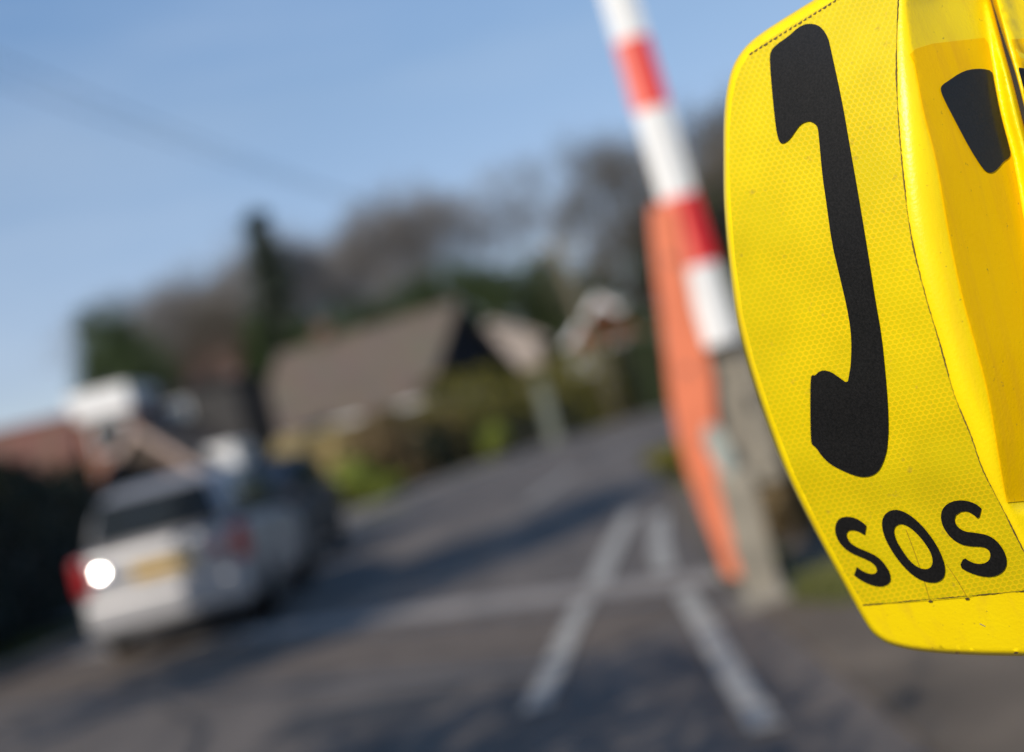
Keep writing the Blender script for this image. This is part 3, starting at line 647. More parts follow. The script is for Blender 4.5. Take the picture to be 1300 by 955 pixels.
# orange painted skirt arm hanging beside the boom
po = [(826, 262), (828, 300), (836, 370), (845, 440), (851, 500), (861, 556), (874, 600), (892, 650), (912, 700), (922, 732), (948, 735), (947, 700), (941, 655), (930, 615), (915, 575), (909, 530), (906, 480), (896, 440), (880, 390), (868, 330), (856, 262)]
b = MB(); b.prism([loc(x, y, by-.02) for x, y in po], (0, .07, 0)); b.build('orange_side_arm', M_orange, br, bevel=.01)
for x_, y_ in ((852, 330), (872, 470), (893, 560), (930, 700)):
    b = MB(); cc = loc(x_, y_, by-.02); b.tube(cc-Vector((0, .012, 0)), cc+Vector((0, .01, 0)), .018, .018, 10); b.build('bolt', M_steel, br)
b = MB(); cc = loc(914, 572, by-.1); n = 20
b.prism([cc+Vector((.06*math.cos(6.283*k/n)+.02*math.sin(6.283*k/n)*-1, 0, .15*math.sin(6.283*k/n))) for k in range(n)], (0, .04, 0)); b.build('counterweight_plate', M_pale, br, bevel=.01)
pz = loc(960, 600).z
b = MB(); b.box((.0, 0, .36), (.19, .19, .76)); b.build('pedestal', M_beige, br, bevel=.012)
b = MB(); b.box((.07, .27, 1.08), (.44, .36, .95)); mc = b.build('machine_casing', M_beige, br, bevel=.03)
b = MB(); b.box((.07, .085, 1.08), (.34, .02, .78)); b.build('access_door', M_beige, mc, bevel=.01)
b = MB(); b.box((.19, .065, 1.08), (.03, .03, .1)); b.build('handle', M_black, mc)
b = MB(); b.tube(A0+Vector((0, .0, 0)), Vector((0, .2, 1.35)), .05, .05, 12); b.build('pivot', M_steel, br, True)
b = MB(); b.box((0, 0, .03), (.28, .28, .07)); b.build('base_plate', M_fwood, br, bevel=.01)
tag(br, 'raised red and white crossing barrier with orange side arm on a beige post', 'barrier')

# ---------------------------------------------------------------- the yellow emergency telephone box, sharp in the foreground
def lerp_curve(pts, y):
    if y <= pts[0][1]: a, b_ = pts[0], pts[1]
    elif y >= pts[-1][1]: a, b_ = pts[-2], pts[-1]
    else:
        for a, b_ in zip(pts, pts[1:]):
            if a[1] <= y <= b_[1]: break
    t = (y-a[1])/(b_[1]-a[1]); return a[0]+(b_[0]-a[0])*t
def smooth_curve(pts):                       # y-parameterised Catmull-Rom, sampled
    outp = []
    for i in range(len(pts)-1):
        p0 = pts[max(0, i-1)]; p1 = pts[i]; p2 = pts[i+1]; p3 = pts[min(len(pts)-1, i+2)]
        for k in range(6):
            t = k/6; f = lambda a, b_, c_, d_: .5*((2*b_)+(-a+c_)*t+(2*a-5*b_+4*c_-d_)*t*t+(-a+3*b_-3*c_+d_)*t**3)
            outp.append((f(p0[0], p1[0], p2[0], p3[0]), f(p0[1], p1[1], p2[1], p3[1])))
    outp.append(pts[-1]); return outp
LS = smooth_curve([(1146, -90), (1142, -20), (1139, 50), (1139, 110), (1145, 200), (1157, 298), (1176, 377), (1194, 437), (1211, 498), (1233, 553), (1249, 598), (1273, 645), (1299, 697), (1330, 755), (1368, 830)])   # right edge of the sign
LF = smooth_curve([(1146, -90), (1150, 0), (1160, 70), (1173, 141), (1189, 204), (1206, 300), (1222, 375), (1243, 452), (1256, 505), (1268, 576), (1280, 643), (1300, 710), (1335, 830)])                              # crease where the front recess starts
def S1(v): v = max(0, min(1, v)); return v*v*(3-2*v)
RECESS = 646
def depth(px, py):
    """distance of the box's skin along Y for a point of the photo"""
    D = .955
    D += .028*((py-380)/420)**2                       # the box bulges towards the road at mid height
    ls, lf = lerp_curve(LS, py), lerp_curve(LF, py)
    q = (ls-px)/215.0
    if q > 0:
        return D + .077*q+.006*q*q
    r = px-ls; band = max(10.0, lf-ls); K_ = .000358; Rr = min(band*.8, 24.0)
    rr = min(r, Rr); D += -K_*rr+K_*rr*rr/(2*Rr)
    if r > Rr: D += .00028*(min(r, band)-Rr)**2/(2*(band-Rr))
    if r <= band: return D
    r -= band
    amp = 1-S1((py-(RECESS-6))/14.0)
    amp_top = .78; D += 1.3e-6*max(0, 70-py)**2*S1(r/50)
    slope_in, slope_out = .00062*amp_top, .00016
    wd = 100.0
    rin = min(r, wd)
    D += (slope_in*amp+slope_out*(1-amp))*rin
    if r > wd:
        r2 = min(r-wd, 15); D -= .010*amp*S1(r2/15.0)
        if r > wd+15: D += .0002*(r-wd-15)
    return D
def skin(px, py, lift=0.0): return at(px, py, depth(px, py)-lift)
def in_poly(x, y, P):
    c_ = False; n = len(P); j = n-1
    for i in range(n):
        if (P[i][1] > y) != (P[j][1] > y) and x < (P[j][0]-P[i][0])*(y-P[i][1])/(P[j][1]-P[i][1])+P[i][0]: c_ = not c_
        j = i
    return c_
def dens(P, s):
    o_ = []
    for a, b_ in zip(P, P[1:]+P[:1]):
        n = max(1, int(math.hypot(b_[0]-a[0], b_[1]-a[1])/s))
        for k in range(n): o_.append((a[0]+(b_[0]-a[0])*k/n, a[1]+(b_[1]-a[1])*k/n))
    return o_
def round_poly(P, it=2):                      # Chaikin
    for _ in range(it):
        Q = []
        for a, b_ in zip(P, P[1:]+P[:1]):
            Q += [(a[0]*.75+b_[0]*.25, a[1]*.75+b_[1]*.25), (a[0]*.25+b_[0]*.75, a[1]*.25+b_[1]*.75)]
        P = Q
    return P
def fill(P, step, holes=(), lines=()):
    vs = [Vector(p) for p in P]; ed = [(i, (i+1) % len(P)) for i in range(len(P))]
    for Hh in holes:
        o0 = len(vs); vs += [Vector(p) for p in Hh]; ed += [(o0+i, o0+(i+1) % len(Hh)) for i in range(len(Hh))]
    for ln in lines:
        o0 = len(vs); vs += [Vector(p) for p in ln]; ed += [(o0+i, o0+i+1) for i in range(len(ln)-1)]
    x0, x1 = min(p[0] for p in P), max(p[0] for p in P); y0, y1 = min(p[1] for p in P), max(p[1] for p in P)
    cell = {}
    for p in vs: cell.setdefault((int(p[0]//step), int(p[1]//step)), []).append(p)
    def near(x, y):
        i, j = int(x//step), int(y//step)
        return any((q[0]-x)**2+(q[1]-y)**2 < (.45*step)**2 for a in (-1, 0, 1) for b_ in (-1, 0, 1) for q in cell.get((i+a, j+b_), ()))
    y = y0+step/2; row = 0
    while y < y1:
        x = x0+step/2+(row % 2)*step/2
        while x < x1:
            if in_poly(x, y, P) and not any(in_poly(x, y, Hh) for Hh in holes) and not near(x, y): vs.append(Vector((x+.013*math.sin(y), y)))
            x += step
        y += step*.87; row += 1
    ov, oe, of, _, _, _ = delaunay_2d_cdt(vs, ed, [], 0, .05)
    tr = []
    for f in of:
        cx = sum(ov[i].x for i in f)/len(f); cy = sum(ov[i].y for i in f)/len(f)
        if in_poly(cx, cy, P) and not any(in_poly(cx, cy, Hh) for Hh in holes): tr.append(tuple(f))
    return ov, tr
def decal(name, P, m, lift, parent, step=7, holes=(), smooth=True):
    ov, tr = fill(P, step, holes); me = bpy.data.meshes.new(name)
    me.from_pydata([skin(p.x, p.y, lift) for p in ov], [], tr); me.materials.append(m)
    uv = me.uv_layers.new(name='uv')
    for lp in me.loops: p = ov[lp.vertex_index]; uv.data[lp.index].uv = (p.x/100, -p.y/100)
    bm = bmesh.new(); bm.from_mesh(me)
    for f in bm.faces:
        if f.normal.y > 0: f.normal_flip()
        f.smooth = smooth
    bm.to_mesh(me); bm.free()
    if smooth:
        nn = []
        for p in ov:
            a = skin(p.x+1.5, p.y)-skin(p.x-1.5, p.y); b_ = skin(p.x, p.y+1.5)-skin(p.x, p.y-1.5); q = a.cross(b_).normalized(); nn.append(q if q.y < 0 else -q)
        me.normals_split_custom_set_from_vertices(nn)
    o = bpy.data.objects.new(name, me); C.objects.link(o); o.parent = parent; return o
def shell(name, P, m, parent, step=6, lines=(), back=1.12, rim=((2.2, .0012), (4.6, .004), (6.4, .009), (7.4, .016)), inset=1.0):
    """front skin over the outline P, a rounded rim round it and walls running back to a closed rear face"""
    ov, tr = fill(P, step, lines=lines); n0 = len(ov)
    vs = [skin(p.x, p.y) for p in ov]; fs = list(tr)
    idx = {(round(p.x, 3), round(p.y, 3)): i for i, p in enumerate(ov)}
    loop = [min(range(n0), key=lambda i: (ov[i].x-q[0])**2+(ov[i].y-q[1])**2) if (round(q[0], 3), round(q[1], 3)) not in idx else idx[(round(q[0], 3), round(q[1], 3))] for q in P]
    area = sum(a[0]*b_[1]-b_[0]*a[1] for a, b_ in zip(P, P[1:]+P[:1])); sg = 1 if area > 0 else -1
    nrm = []; n = len(P)
    for i in range(n):
        tx = ty = 0
        for k in (1, 2, 3): tx += P[(i+k) % n][0]-P[(i-k) % n][0]; ty += P[(i+k) % n][1]-P[(i-k) % n][1]
        l = math.hypot(tx, ty); nrm.append((sg*ty/l, -sg*tx/l))
    prev = loop
    for (o_, dz) in list(rim):
        cur = []
        for i, (x, y) in enumerate(P):
            p = (x+nrm[i][0]*o_, y+nrm[i][1]*o_); cur.append(len(vs)); vs.append(at(p[0], p[1], depth(x, y)+dz))
        for i in range(n): fs.append((prev[i], prev[(i+1) % n], cur[(i+1) % n], cur[i]))
        prev = cur
    cur = []
    cx = sum(p[0] for p in P)/n; cy = sum(p[1] for p in P)/n
    for i, (x, y) in enumerate(P):
        p = (cx+(x-cx)*.93, cy+(y-cy)*.95); q = at(p[0], p[1], 1.03); cur.append(len(vs)); vs.append(Vector((q.x, back, q.z)))
    for i in range(n): fs.append((prev[i], prev[(i+1) % n], cur[(i+1) % n], cur[i]))
    fs.append(tuple(cur))
    me = bpy.data.meshes.new(name); me.from_pydata(vs, [], fs); me.materials.append(m)
    bm = bmesh.new(); bm.from_mesh(me); bmesh.ops.triangulate(bm, faces=[f for f in bm.faces if len(f.verts) > 6])
    bmesh.ops.recalc_face_normals(bm, faces=bm.faces)
    for f in bm.faces: f.smooth = True
    bm.to_mesh(me); bm.free()
    o = bpy.data.objects.new(name, me); C.objects.link(o); o.parent = parent; return o

def yellow_plastic(name, col, rough=.33, bump=.35, spec=.4):
    m, n, b = node_mat(name); K = n.links.new
    t = n.nodes.new('ShaderNodeTexCoord'); z = n.nodes.new('ShaderNodeTexNoise'); z.inputs['Scale'].default_value = 420; z.inputs['Detail'].default_value = 2.5
    z2 = n.nodes.new('ShaderNodeTexNoise'); z2.inputs['Scale'].default_value = 22; z2.inputs['Detail'].default_value = 6
    r = n.nodes.new('ShaderNodeValToRGB'); r.color_ramp.elements[0].position = .25; r.color_ramp.elements[1].position = .8
    r.color_ramp.elements[0].color = (col[0]*.95, col[1]*.93, col[2], 1); r.color_ramp.elements[1].color = (col[0], col[1]*1.04, col[2]*1.1, 1)
    # small specks of dirt
    z3 = n.nodes.new('ShaderNodeTexNoise'); z3.inputs['Scale'].default_value = 260; z3.inputs['Detail'].default_value = 3
    sp = n.nodes.new('ShaderNodeMapRange'); sp.inputs[1].default_value = .69; sp.inputs[2].default_value = .78; sp.inputs[3].default_value = 0; sp.inputs[4].default_value = .6
    mxx = n.nodes.new('ShaderNodeMix'); mxx.data_type = 'RGBA'; mxx.inputs['B'].default_value = (.16, .1, .03, 1)
    bp = n.nodes.new('ShaderNodeBump'); bp.inputs['Strength'].default_value = bump; bp.inputs['Distance'].default_value = .0006
    K(t.outputs['Object'], z.inputs[0]); K(t.outputs['Object'], z2.inputs[0]); K(t.outputs['Object'], z3.inputs[0]); K(z2.outputs[0], r.inputs[0])
    ms = n.nodes.new('ShaderNodeMapping'); ms.inputs['Scale'].default_value = (90, 90, 7); zs = n.nodes.new('ShaderNodeTexNoise'); zs.inputs['Scale'].default_value = 1; zs.inputs['Detail'].default_value = 4
    mr = n.nodes.new('ShaderNodeMapRange'); mr.inputs[1].default_value = .52; mr.inputs[2].default_value = .75; mr.inputs[3].default_value = 0; mr.inputs[4].default_value = .28
    mz = n.nodes.new('ShaderNodeMix'); mz.data_type = 'RGBA'; mz.inputs['B'].default_value = (col[0]*.7, col[1]*.58, .02, 1)
    K(t.outputs['Object'], ms.inputs[0]); K(ms.outputs[0], zs.inputs[0]); K(zs.outputs[0], mr.inputs[0]); K(mr.outputs[0], mz.inputs['Factor']); K(r.outputs[0], mz.inputs['A'])
    K(z3.outputs[0], sp.inputs[0]); K(sp.outputs[0], mxx.inputs['Factor']); K(mz.outputs['Result'], mxx.inputs['A']); K(mxx.outputs['Result'], b.inputs['Base Color'])
    K(z.outputs[0], bp.inputs['Height']); K(bp.outputs[0], b.inputs['Normal'])
    b.inputs['Roughness'].default_value = rough; b.inputs['Specular IOR Level'].default_value = spec
    return m
def reflective_sheet():
    """yellow prismatic sheeting: a honeycomb of pale ribs round darker cells"""
    m, n, b = node_mat('reflective_yellow_sheet'); K = n.links.new
    u = n.nodes.new('ShaderNodeUVMap'); mp = n.nodes.new('ShaderNodeMapping')
    mp.inputs['Scale'].default_value = (12.6, 14.6, 1); mp.inputs['Rotation'].default_value = (0, 0, rad(-12))
    K(u.outputs[0], mp.inputs[0])
    def V(op, a, b_=None):
        q = n.nodes.new('ShaderNodeVectorMath'); q.operation = op
        for k, s_ in enumerate((a, b_)):
            if s_ is None: continue
            if isinstance(s_, tuple): q.inputs[k].default_value = s_
            else: K(s_, q.inputs[k])
        return q
    def Mt(op, a, b_=None):
        q = n.nodes.new('ShaderNodeMath'); q.operation = op
        for k, s_ in enumerate((a, b_)):
            if s_ is None: continue
            if isinstance(s_, (int, float)): q.inputs[k].default_value = s_
            else: K(s_, q.inputs[k])
        return q.outputs[0]
    r, h = (1, 1.7320508, 1), (.5, .8660254, 0)
    P = V('ADD', mp.outputs[0], (500, 500*1.7320508, 0)).outputs[0]
    a = V('SUBTRACT', V('MODULO', P, r).outputs[0], h).outputs[0]
    c = V('SUBTRACT', V('MODULO', V('SUBTRACT', P, h).outputs[0], r).outputs[0], h).outputs[0]
    sel = Mt('LESS_THAN', V('LENGTH', a).outputs['Value'], V('LENGTH', c).outputs['Value'])
    mx1 = n.nodes.new('ShaderNodeMix'); mx1.data_type = 'VECTOR'; K(sel, mx1.inputs['Factor']); K(c, mx1.inputs['A']); K(a, mx1.inputs['B'])
    g = V('ABSOLUTE', mx1.outputs['Result'] if 'Result' in mx1.outputs else mx1.outputs[1]).outputs[0]
    sx = n.nodes.new('ShaderNodeSeparateXYZ'); K(g, sx.inputs[0])
    e = Mt('MAXIMUM', sx.outputs[0], Mt('ADD', Mt('MULTIPLY', sx.outputs[0], .5), Mt('MULTIPLY', sx.outputs[1], .8660254)))
    edge = n.nodes.new('ShaderNodeMapRange'); edge.interpolation_type = 'SMOOTHSTEP'; K(e, edge.inputs[0]); edge.inputs[1].default_value = .24; edge.inputs[2].default_value = .5
    mx2 = n.nodes.new('ShaderNodeMix'); mx2.data_type = 'RGBA'; pz_ = n.nodes.new('ShaderNodeTexNoise'); pz_.inputs['Scale'].default_value = 1.1; pz_.inputs['Detail'].default_value = 5; K(u.outputs[0], pz_.inputs[0])
    pr_ = n.nodes.new('ShaderNodeMapRange'); K(pz_.outputs[0], pr_.inputs[0]); pr_.inputs[1].default_value = .32; pr_.inputs[2].default_value = .68; pr_.inputs[3].default_value = .3; pr_.inputs[4].default_value = 1.0
    K(Mt('MULTIPLY', edge.outputs[0], pr_.outputs[0]), mx2.inputs['Factor'])
    mx2.inputs['A'].default_value = (.60, .475, .001, 1); mx2.inputs['B'].default_value = (.84, .56, .002, 1)
    # patchy wear
    t = n.nodes.new('ShaderNodeTexCoord'); z = n.nodes.new('ShaderNodeTexNoise'); z.inputs['Scale'].default_value = 16; z.inputs['Detail'].default_value = 7; K(t.outputs['Object'], z.inputs[0])
    rm = n.nodes.new('ShaderNodeMapRange'); K(z.outputs[0], rm.inputs[0]); rm.inputs[1].default_value = .3; rm.inputs[2].default_value = .7; rm.inputs[3].default_value = .9; rm.inputs[4].default_value = 1.08
    sc = V('SCALE', mx2.outputs['Result']); K(rm.outputs[0], sc.inputs['Scale'])
    gz = n.nodes.new('ShaderNodeTexNoise'); gz.inputs['Scale'].default_value = 140; gz.inputs['Detail'].default_value = 4; K(t.outputs['Object'], gz.inputs[0])
    gm = n.nodes.new('ShaderNodeMapRange'); K(gz.outputs[0], gm.inputs[0]); gm.inputs[1].default_value = .66; gm.inputs[2].default_value = .8; gm.inputs[3].default_value = 0; gm.inputs[4].default_value = .55
    gx = n.nodes.new('ShaderNodeMix'); gx.data_type = 'RGBA'; K(gm.outputs[0], gx.inputs['Factor']); K(sc.outputs[0], gx.inputs['A']); gx.inputs['B'].default_value = (.3, .2, .03, 1); K(gx.outputs['Result'], b.inputs['Base Color'])
    b.inputs['Roughness'].default_value = .45; b.inputs['Specular IOR Level'].default_value = .2; b.inputs['Coat Weight'].default_value = .3; b.inputs['Coat Roughness'].default_value = .16
    bp = n.nodes.new('ShaderNodeBump'); bp.inputs['Strength'].default_value = .3; bp.inputs['Distance'].default_value = .0003; K(edge.outputs[0], bp.inputs['Height']); K(bp.outputs[0], b.inputs['Normal'])
    return m
def black_vinyl():
    m, n, b = node_mat('black_printed_vinyl'); K = n.links.new
    t = n.nodes.new('ShaderNodeTexCoord'); v = n.nodes.new('ShaderNodeTexNoise'); v.inputs['Scale'].default_value = 650; v.inputs['Detail'].default_value = 2; K(t.outputs['Object'], v.inputs[0])
    r = n.nodes.new('ShaderNodeValToRGB'); r.color_ramp.elements[0].position = .35; r.color_ramp.elements[1].position = .78
    r.color_ramp.elements[0].color = (.005, .005, .005, 1); r.color_ramp.elements[1].color = (.014, .013, .0125, 1)
    K(v.outputs[0], r.inputs[0]); K(r.outputs[0], b.inputs['Base Color']); b.inputs['Roughness'].default_value = .55; b.inputs['Specular IOR Level'].default_value = .14; b.inputs['Coat Weight'].default_value = .35; b.inputs['Coat Roughness'].default_value = .16
    bp = n.nodes.new('ShaderNodeBump'); bp.inputs['Strength'].default_value = .2; bp.inputs['Distance'].default_value = .0003; K(v.outputs[0], bp.inputs['Height']); K(bp.outputs[0], b.inputs['Normal'])
    return m
M_yel = yellow_plastic('yellow_moulded_plastic', (.95, .68, .002), .33, .35, .25)
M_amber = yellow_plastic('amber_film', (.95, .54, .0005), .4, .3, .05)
M_sheet = reflective_sheet(); M_vinyl = black_vinyl()
M_dirt = mat('brown_edge_dirt', (.09, .055, .012), .8, var=.4, scale=60)

box = empty('emergency_telephone_box', at(1300, 820, 1.05))
box_inv = -box.location
# outlines in photo coordinates; left and bottom silhouettes measured, the part past the frame continued plausibly
sil = [(1235, -112), (1150, -66), (1100, -36), (1048, -1), (1000, 29), (967, 51), (949, 68), (937, 88), (930, 115), (926.5, 151), (926, 205), (927, 262), (933, 330), (943, 400), (958, 460), (979, 525), (1008, 602), (1042, 672), (1082, 745), (1104, 785), (1118, 803), (1140, 814), (1180, 821), (1250, 825), (1330, 826)]
sil = smooth_curve(sil)
gap_r = [(1330, 790-0)] 
GL = [(1400, 826-1), (1372, 560), (1345, 380), (1318, 235), (1302, 168), (1286, 104), (1273, 57), (1258, 0), (1238, -75)]
GL = smooth_curve([(x-7, y) for x, y in GL])
P_house = dens([p for i, p in enumerate(sil)]+GL[:-1], 4)
def curve_line(cv, y0, y1): return [(lerp_curve(cv, y), y) for y in range(y0, y1, 6)]
in_l = lambda d_, y0, y1: [(lerp_curve(LF, y)+d_, y) for y in range(y0, y1, 7)]
shell('housing', P_house, M_yel, box, 4.5, lines=[in_l(0, -20, 640), in_l(50, -20, 600), in_l(100, 60, 540)])
GR = [(x+16, y) for x, y in GL][::-1]
door_out = dens(GR+[(1500, 826), (1620, 815), (1655, 770), (1665, 650), (1655, 480), (1630, 320), (1595, 170), (1555, 40), (1520, -40), (1470, -85), (1400, -105), (1300, -108)], 7)
def depth_door_wrap(f):
    def g(px, py):
        gx = lerp_curve(sorted([(x, y) for x, y in GR], key=lambda p: p[1]), py)
        r = px-gx; D = f(min(px, gx+8), py)
        D -= .002
        if r > 9:
            amp = (1-S1((py-(RECESS-6))/14.0)); rr = min(r-9, 250)
            D += .008*amp*S1((r-9)/8)+.0003*rr
        return D
    return g
_body_depth = depth; depth = depth_door_wrap(_body_depth)
door = shell('front_door', door_out, M_yel, box, 8, rim=((1.2, .0008), (2.2, .003), (2.6, .012)))
# second sticker carried over the door edge
st2 = dens([(lerp_curve(GR, 0)+0, 0)], 5) if False else None
gy = sorted(GR, key=lambda p: p[1])
dp = dens([(lerp_curve(gy, 50)+4, 50), (1375, 44), (1470, 640), (lerp_curve(gy, 640)+4, 640)]+[(lerp_curve(gy, y)+4, y) for y in range(600, 60, -40)], 7)
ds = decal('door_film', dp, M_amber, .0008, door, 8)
hs = dens(round_poly([(lerp_curve(gy, y)+2.5, y) for y in (140, 120, 104, 94, 88)]+[(lerp_curve(gy, 84)+4.5, 85), (1325, 92), (1340, 130), (1350, 200), (1345, 300), (lerp_curve(gy, 270)+4.5, 270), (lerp_curve(gy, 180)+4.5, 180)], 1), 6)
decal('handset_symbol', hs, M_vinyl, .0022, ds, 6)
depth = _body_depth
# dark rubber seal deep in the gap
g1, g2 = MB(), None
gl = [p for p in GL]; 
for (a, b_) in zip(gl, gl[1:]):
    za = depth(a[0], a[1])+.012; zb = depth(b_[0], b_[1])+.012
    p = [at(a[0]+1, a[1], za), at(a[0]+17, a[1], za), at(b_[0]+17, b_[1], zb), at(b_[0]+1, b_[1], zb)]
    g1.prism(p, (0, .01, 0))
g1.build('rubber_seal', M_black, box)

# left sign: reflective sheet with handset and SOS
sheet_top = [(941, 86), (951, 70), (970, 54), (1000, 35), (1030, 17), (1047, 7), (1078, -12), (1110, -34), (1140, -52)]
left = [(1094, 768), (1078, 741), (1040, 671), (1006, 601), (977, 525), (956, 460), (941, 400), (931, 330), (925.5, 262), (923.5, 205), (924, 165), (927, 128), (932, 103)]
right = [(lerp_curve(LS, y)-1, y) for y in range(-48, 748, 12)]
P_sheet = dens([(x+2.4, y) for x, y in left]+sheet_top+right+[(1300, 750), (1250, 755), (1227, 759), (1180, 763), (1140, 766)], 6)
sign = decal('reflective_sign', P_sheet, M_sheet, .0007, box, 6)
hand = [(1021, 31), (1027, 30), (1037, 31), (1045, 37), (1051, 47), (1054, 60), (1057, 74), (1063, 101), (1071, 141), (1079, 188), (1088, 239), (1096, 287), (1104, 336), (1111, 381), (1119, 426), (1124, 475), (1127, 513), (1128, 545), (1127, 559), (1126, 572), (1121, 588), (1115, 599), (1105, 605), (1094, 606), (1082, 603), (1066, 596), (1053, 589), (1042, 578), (1037, 570), (1034, 567), (1030, 564), (1029, 550), (1028.5, 515), (1029, 480), (1031, 476), (1035, 477), (1039, 472), (1046, 470), (1055, 472), (1065, 479), (1076, 487), (1078, 476), (1080, 464), (1081, 441), (1080, 419), (1075, 389), (1066, 351), (1056, 309), (1049, 257), (1044, 223), (1041, 190), (1039, 167), (1037, 159), (1030, 154), (1024, 154), (1016, 158), (1010, 166), (1004, 175), (997, 181.5), (991, 182), (988, 177), (985, 163), (981, 126), (978, 91), (977, 72), (979, 64), (985, 57), (1001, 46), (1013, 35)]
decal('handset_symbol', dens(round_poly(hand, 1), 5), M_vinyl, .0020, sign, 7)
cz = lambda L_: [(1000+x/3.1833, 550+y/3.1833) for x, y in L_]
s1 = cz([(318,374),(300,358),(275,344),(245,337),(215,341),(197,358),(190,390),(198,425),(220,458),(255,485),(300,503),(340,522),(358,542),(362,560),(350,570),(325,568),(300,556),(280,541),(268,575),(300,598),(345,617),(380,621),(405,612),(417,595),(412,562),(390,525),(360,497),(320,478),(275,460),(248,438),(237,415),(240,398),(258,391),(285,397),(312,413)])
oo = cz([(380,372),(383,345),(398,322),(425,309),(460,312),(505,338),(550,380),(595,440),(625,500),(638,550),(632,585),(610,602),(580,606),(540,596),(495,568),(450,520),(410,460),(388,412)])
oi = cz([(428,395),(436,374),(462,365),(498,383),(540,425),(575,475),(588,515),(580,543),(558,552),(525,543),(490,513),(455,462),(436,428)])
s2 = cz([(783,304),(760,285),(720,272),(680,272),(645,285),(623,310),(618,345),(630,385),(660,425),(700,450),(740,458),(788,459),(812,470),(821,493),(814,516),(790,529),(760,528),(735,518),(712,502),(694,541),(730,562),(780,579),(825,582),(860,570),(883,545),(886,510),(872,470),(845,435),(810,412),(760,403),(715,398),(687,380),(673,355),(679,332),(700,318),(725,315),(750,328),(773,350)])
def keep_corner(P, corners):                  # round all but the square stroke ends
    Q = []
    n = len(P)
    for i, p in enumerate(P):
        if i in corners: Q.append(p); continue
        a, b_ = P[i-1], P[(i+1) % n]
        Q += [(p[0]*.75+a[0]*.25, p[1]*.75+a[1]*.25), (p[0]*.75+b_[0]*.25, p[1]*.75+b_[1]*.25)]
    return Q
decal('letter', dens(keep_corner(s1, (0, 17, 18, 34)), 3), M_vinyl, .0020, sign, 5)
decal('letter', dens(round_poly(oo, 2), 3), M_vinyl, .0020, sign, 5, holes=[dens(round_poly(oi, 2), 3)])
decal('letter', dens(keep_corner(s2, (0, 33, 34, 69)), 3), M_vinyl, .0020, sign, 5)
# dirt caught along the sheet's edges, overlap seams and a scratch
def thread(name, line, wfun, m, lift, parent):
    me = bpy.data.meshes.new(name); vs, fs = [], []
    for i, (x, y) in enumerate(line):
        a = line[max(0, i-1)]; b_ = line[min(len(line)-1, i+1)]; tx, ty = b_[0]-a[0], b_[1]-a[1]; l = math.hypot(tx, ty) or 1
        w_ = wfun(i)/2; vs += [skin(x-ty/l*w_, y+tx/l*w_, lift), skin(x+ty/l*w_, y-tx/l*w_, lift)]
    for i in range(len(line)-1): fs.append((2*i, 2*i+1, 2*i+3, 2*i+2))
    me.from_pydata(vs, [], fs); me.materials.append(m); o = bpy.data.objects.new(name, me); C.objects.link(o); o.parent = parent; return o
rnd = random.Random(9)
ln = [(lerp_curve(LS, y)-.6+rnd.uniform(-.35, .35), y) for y in range(-20, 745, 3)]
thread('edge_dirt', ln, lambda i: max(.35, .9+.8*math.sin(i*.21)*math.sin(i*.047)+rnd.uniform(-.4, .5)), M_dirt, .0012, sign)
bl = [(1095+(1310-1095)*k/90, 768.5-(1310-1095)*k/90*.088+rnd.uniform(-.3, .3)) for k in range(91)]
thread('edge_dirt', bl, lambda i: max(.25, .7+.5*math.sin(i*.31)+rnd.uniform(-.3, .4)), M_dirt, .0012, sign)
for i in range(20):                          # the row of dark scallops along the cut top edge
    t = i/20; x, y = 953+(1078-953)*t, 67-(67+11)*t
    s_ = rnd.uniform(.7, 1.1); decal('cut_scallop', [(x-3*s_, y+2.3), (x+2.6*s_, y-2.0), (x+2.4*s_, y+1.0), (x, y+2.8*s_)], M_dirt, .0012, sign, 6, smooth=False)
M_seam = mat('seam_shadow_line', (.32, .2, .004), .6, var=.2, scale=60)
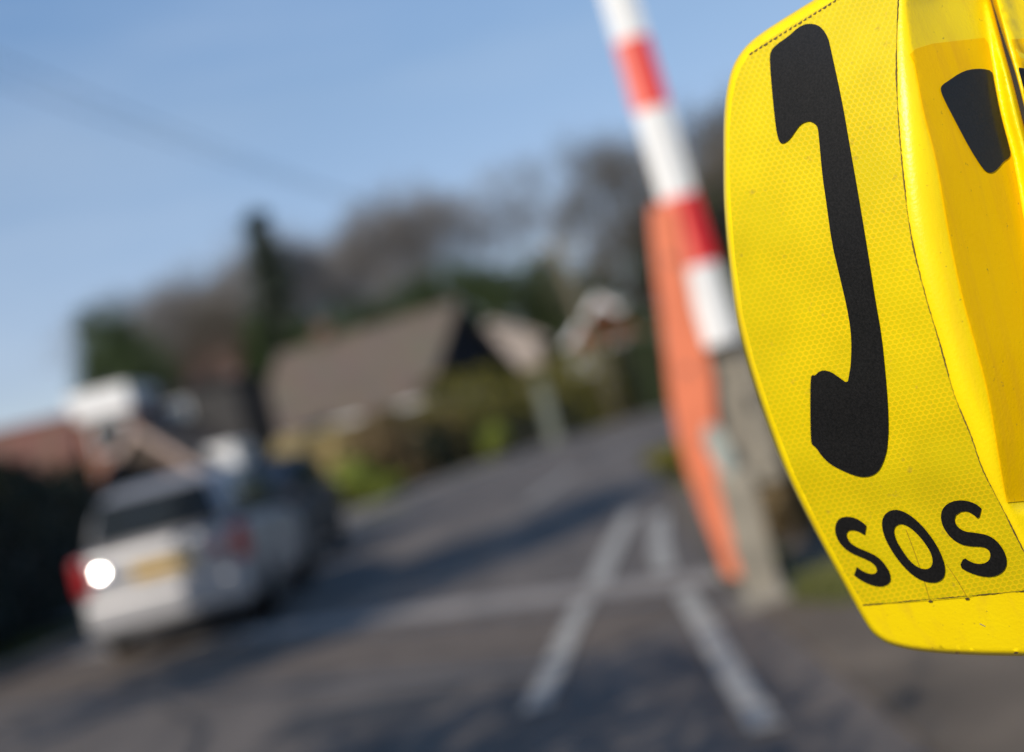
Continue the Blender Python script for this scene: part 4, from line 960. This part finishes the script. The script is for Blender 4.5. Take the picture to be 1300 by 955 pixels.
for (a, b_) in (((1150, 672), (1180, 762)), ((1201, 716), (1228, 760))):
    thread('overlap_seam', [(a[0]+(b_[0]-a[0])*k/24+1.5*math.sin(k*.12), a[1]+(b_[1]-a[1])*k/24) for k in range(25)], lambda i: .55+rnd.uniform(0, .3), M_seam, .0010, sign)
thread('scratch', [(1244, 792), (1248, 794), (1251, 795.5)], lambda i: .9, mat('grey_scratch', (.3, .26, .2), .6), .0006, box)
for (x, y) in ((1215, 829.5), (1290, 829), (1181, 763.5), (1228, 760.5)):
    decal('dirt_blob', [(x-3, y), (x, y-1.6), (x+3.4, y-.6), (x+2, y+1.3), (x-1.5, y+1.4)], M_dirt, .0013, sign, 6, smooth=False)
# front film with its handset, stuck in the recess
fl = [(lerp_curve(LF, y)-(0 if y > 110 else (110-y)*.02), y) for y in range(638, 74, -9)]
P_film = dens(fl+[(1155, 69), (1163, 62), (1184, 55.5), (1218, 51.5), (1250, 48)]+[(lerp_curve(LF, y)+97, y) for y in range(54, 640, 12)], 6)
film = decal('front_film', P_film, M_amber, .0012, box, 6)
h2 = [(1194, 113), (1196, 108), (1205, 102), (1218, 93), (1231, 88), (1247, 87)]
xr = lambda y: lerp_curve(LF, y)+96.5
h2 += [(xr(90), 90)]+[(xr(y), y) for y in range(100, 201, 12)]+[(1281, 201), (1274, 205), (1268, 213), (1261, 219), (1254, 219), (1247, 213), (1231, 188), (1213, 154), (1197, 123)]
decal('handset_symbol', dens(round_poly(h2, 1), 5), M_vinyl, .0024, film, 6)
for ch in [o for o in C.objects if o.parent == box]:
    ch.matrix_parent_inverse = Matrix.Translation(-box.location)
# hinge side post that carries the box, standing on the verge
pp = at(1640, 800, 1.15)
b = MB(); b.tube((pp.x+.02, 1.16, 0), (pp.x+.02, 1.16, 1.75), .038, .038, 20); po_ = b.build('steel_post', M_beige, None, True)
tag(po_, 'round steel post carrying the yellow telephone box', 'post')
b = MB(); b.tube((pp.x-.12, 1.155, 1.3), (pp.x+.02, 1.155, 1.3), .015, .015, 10); b.build('clamp', M_steel, po_)
tag(box, 'yellow emergency telephone box with black handset symbol and SOS lettering', 'phone box')
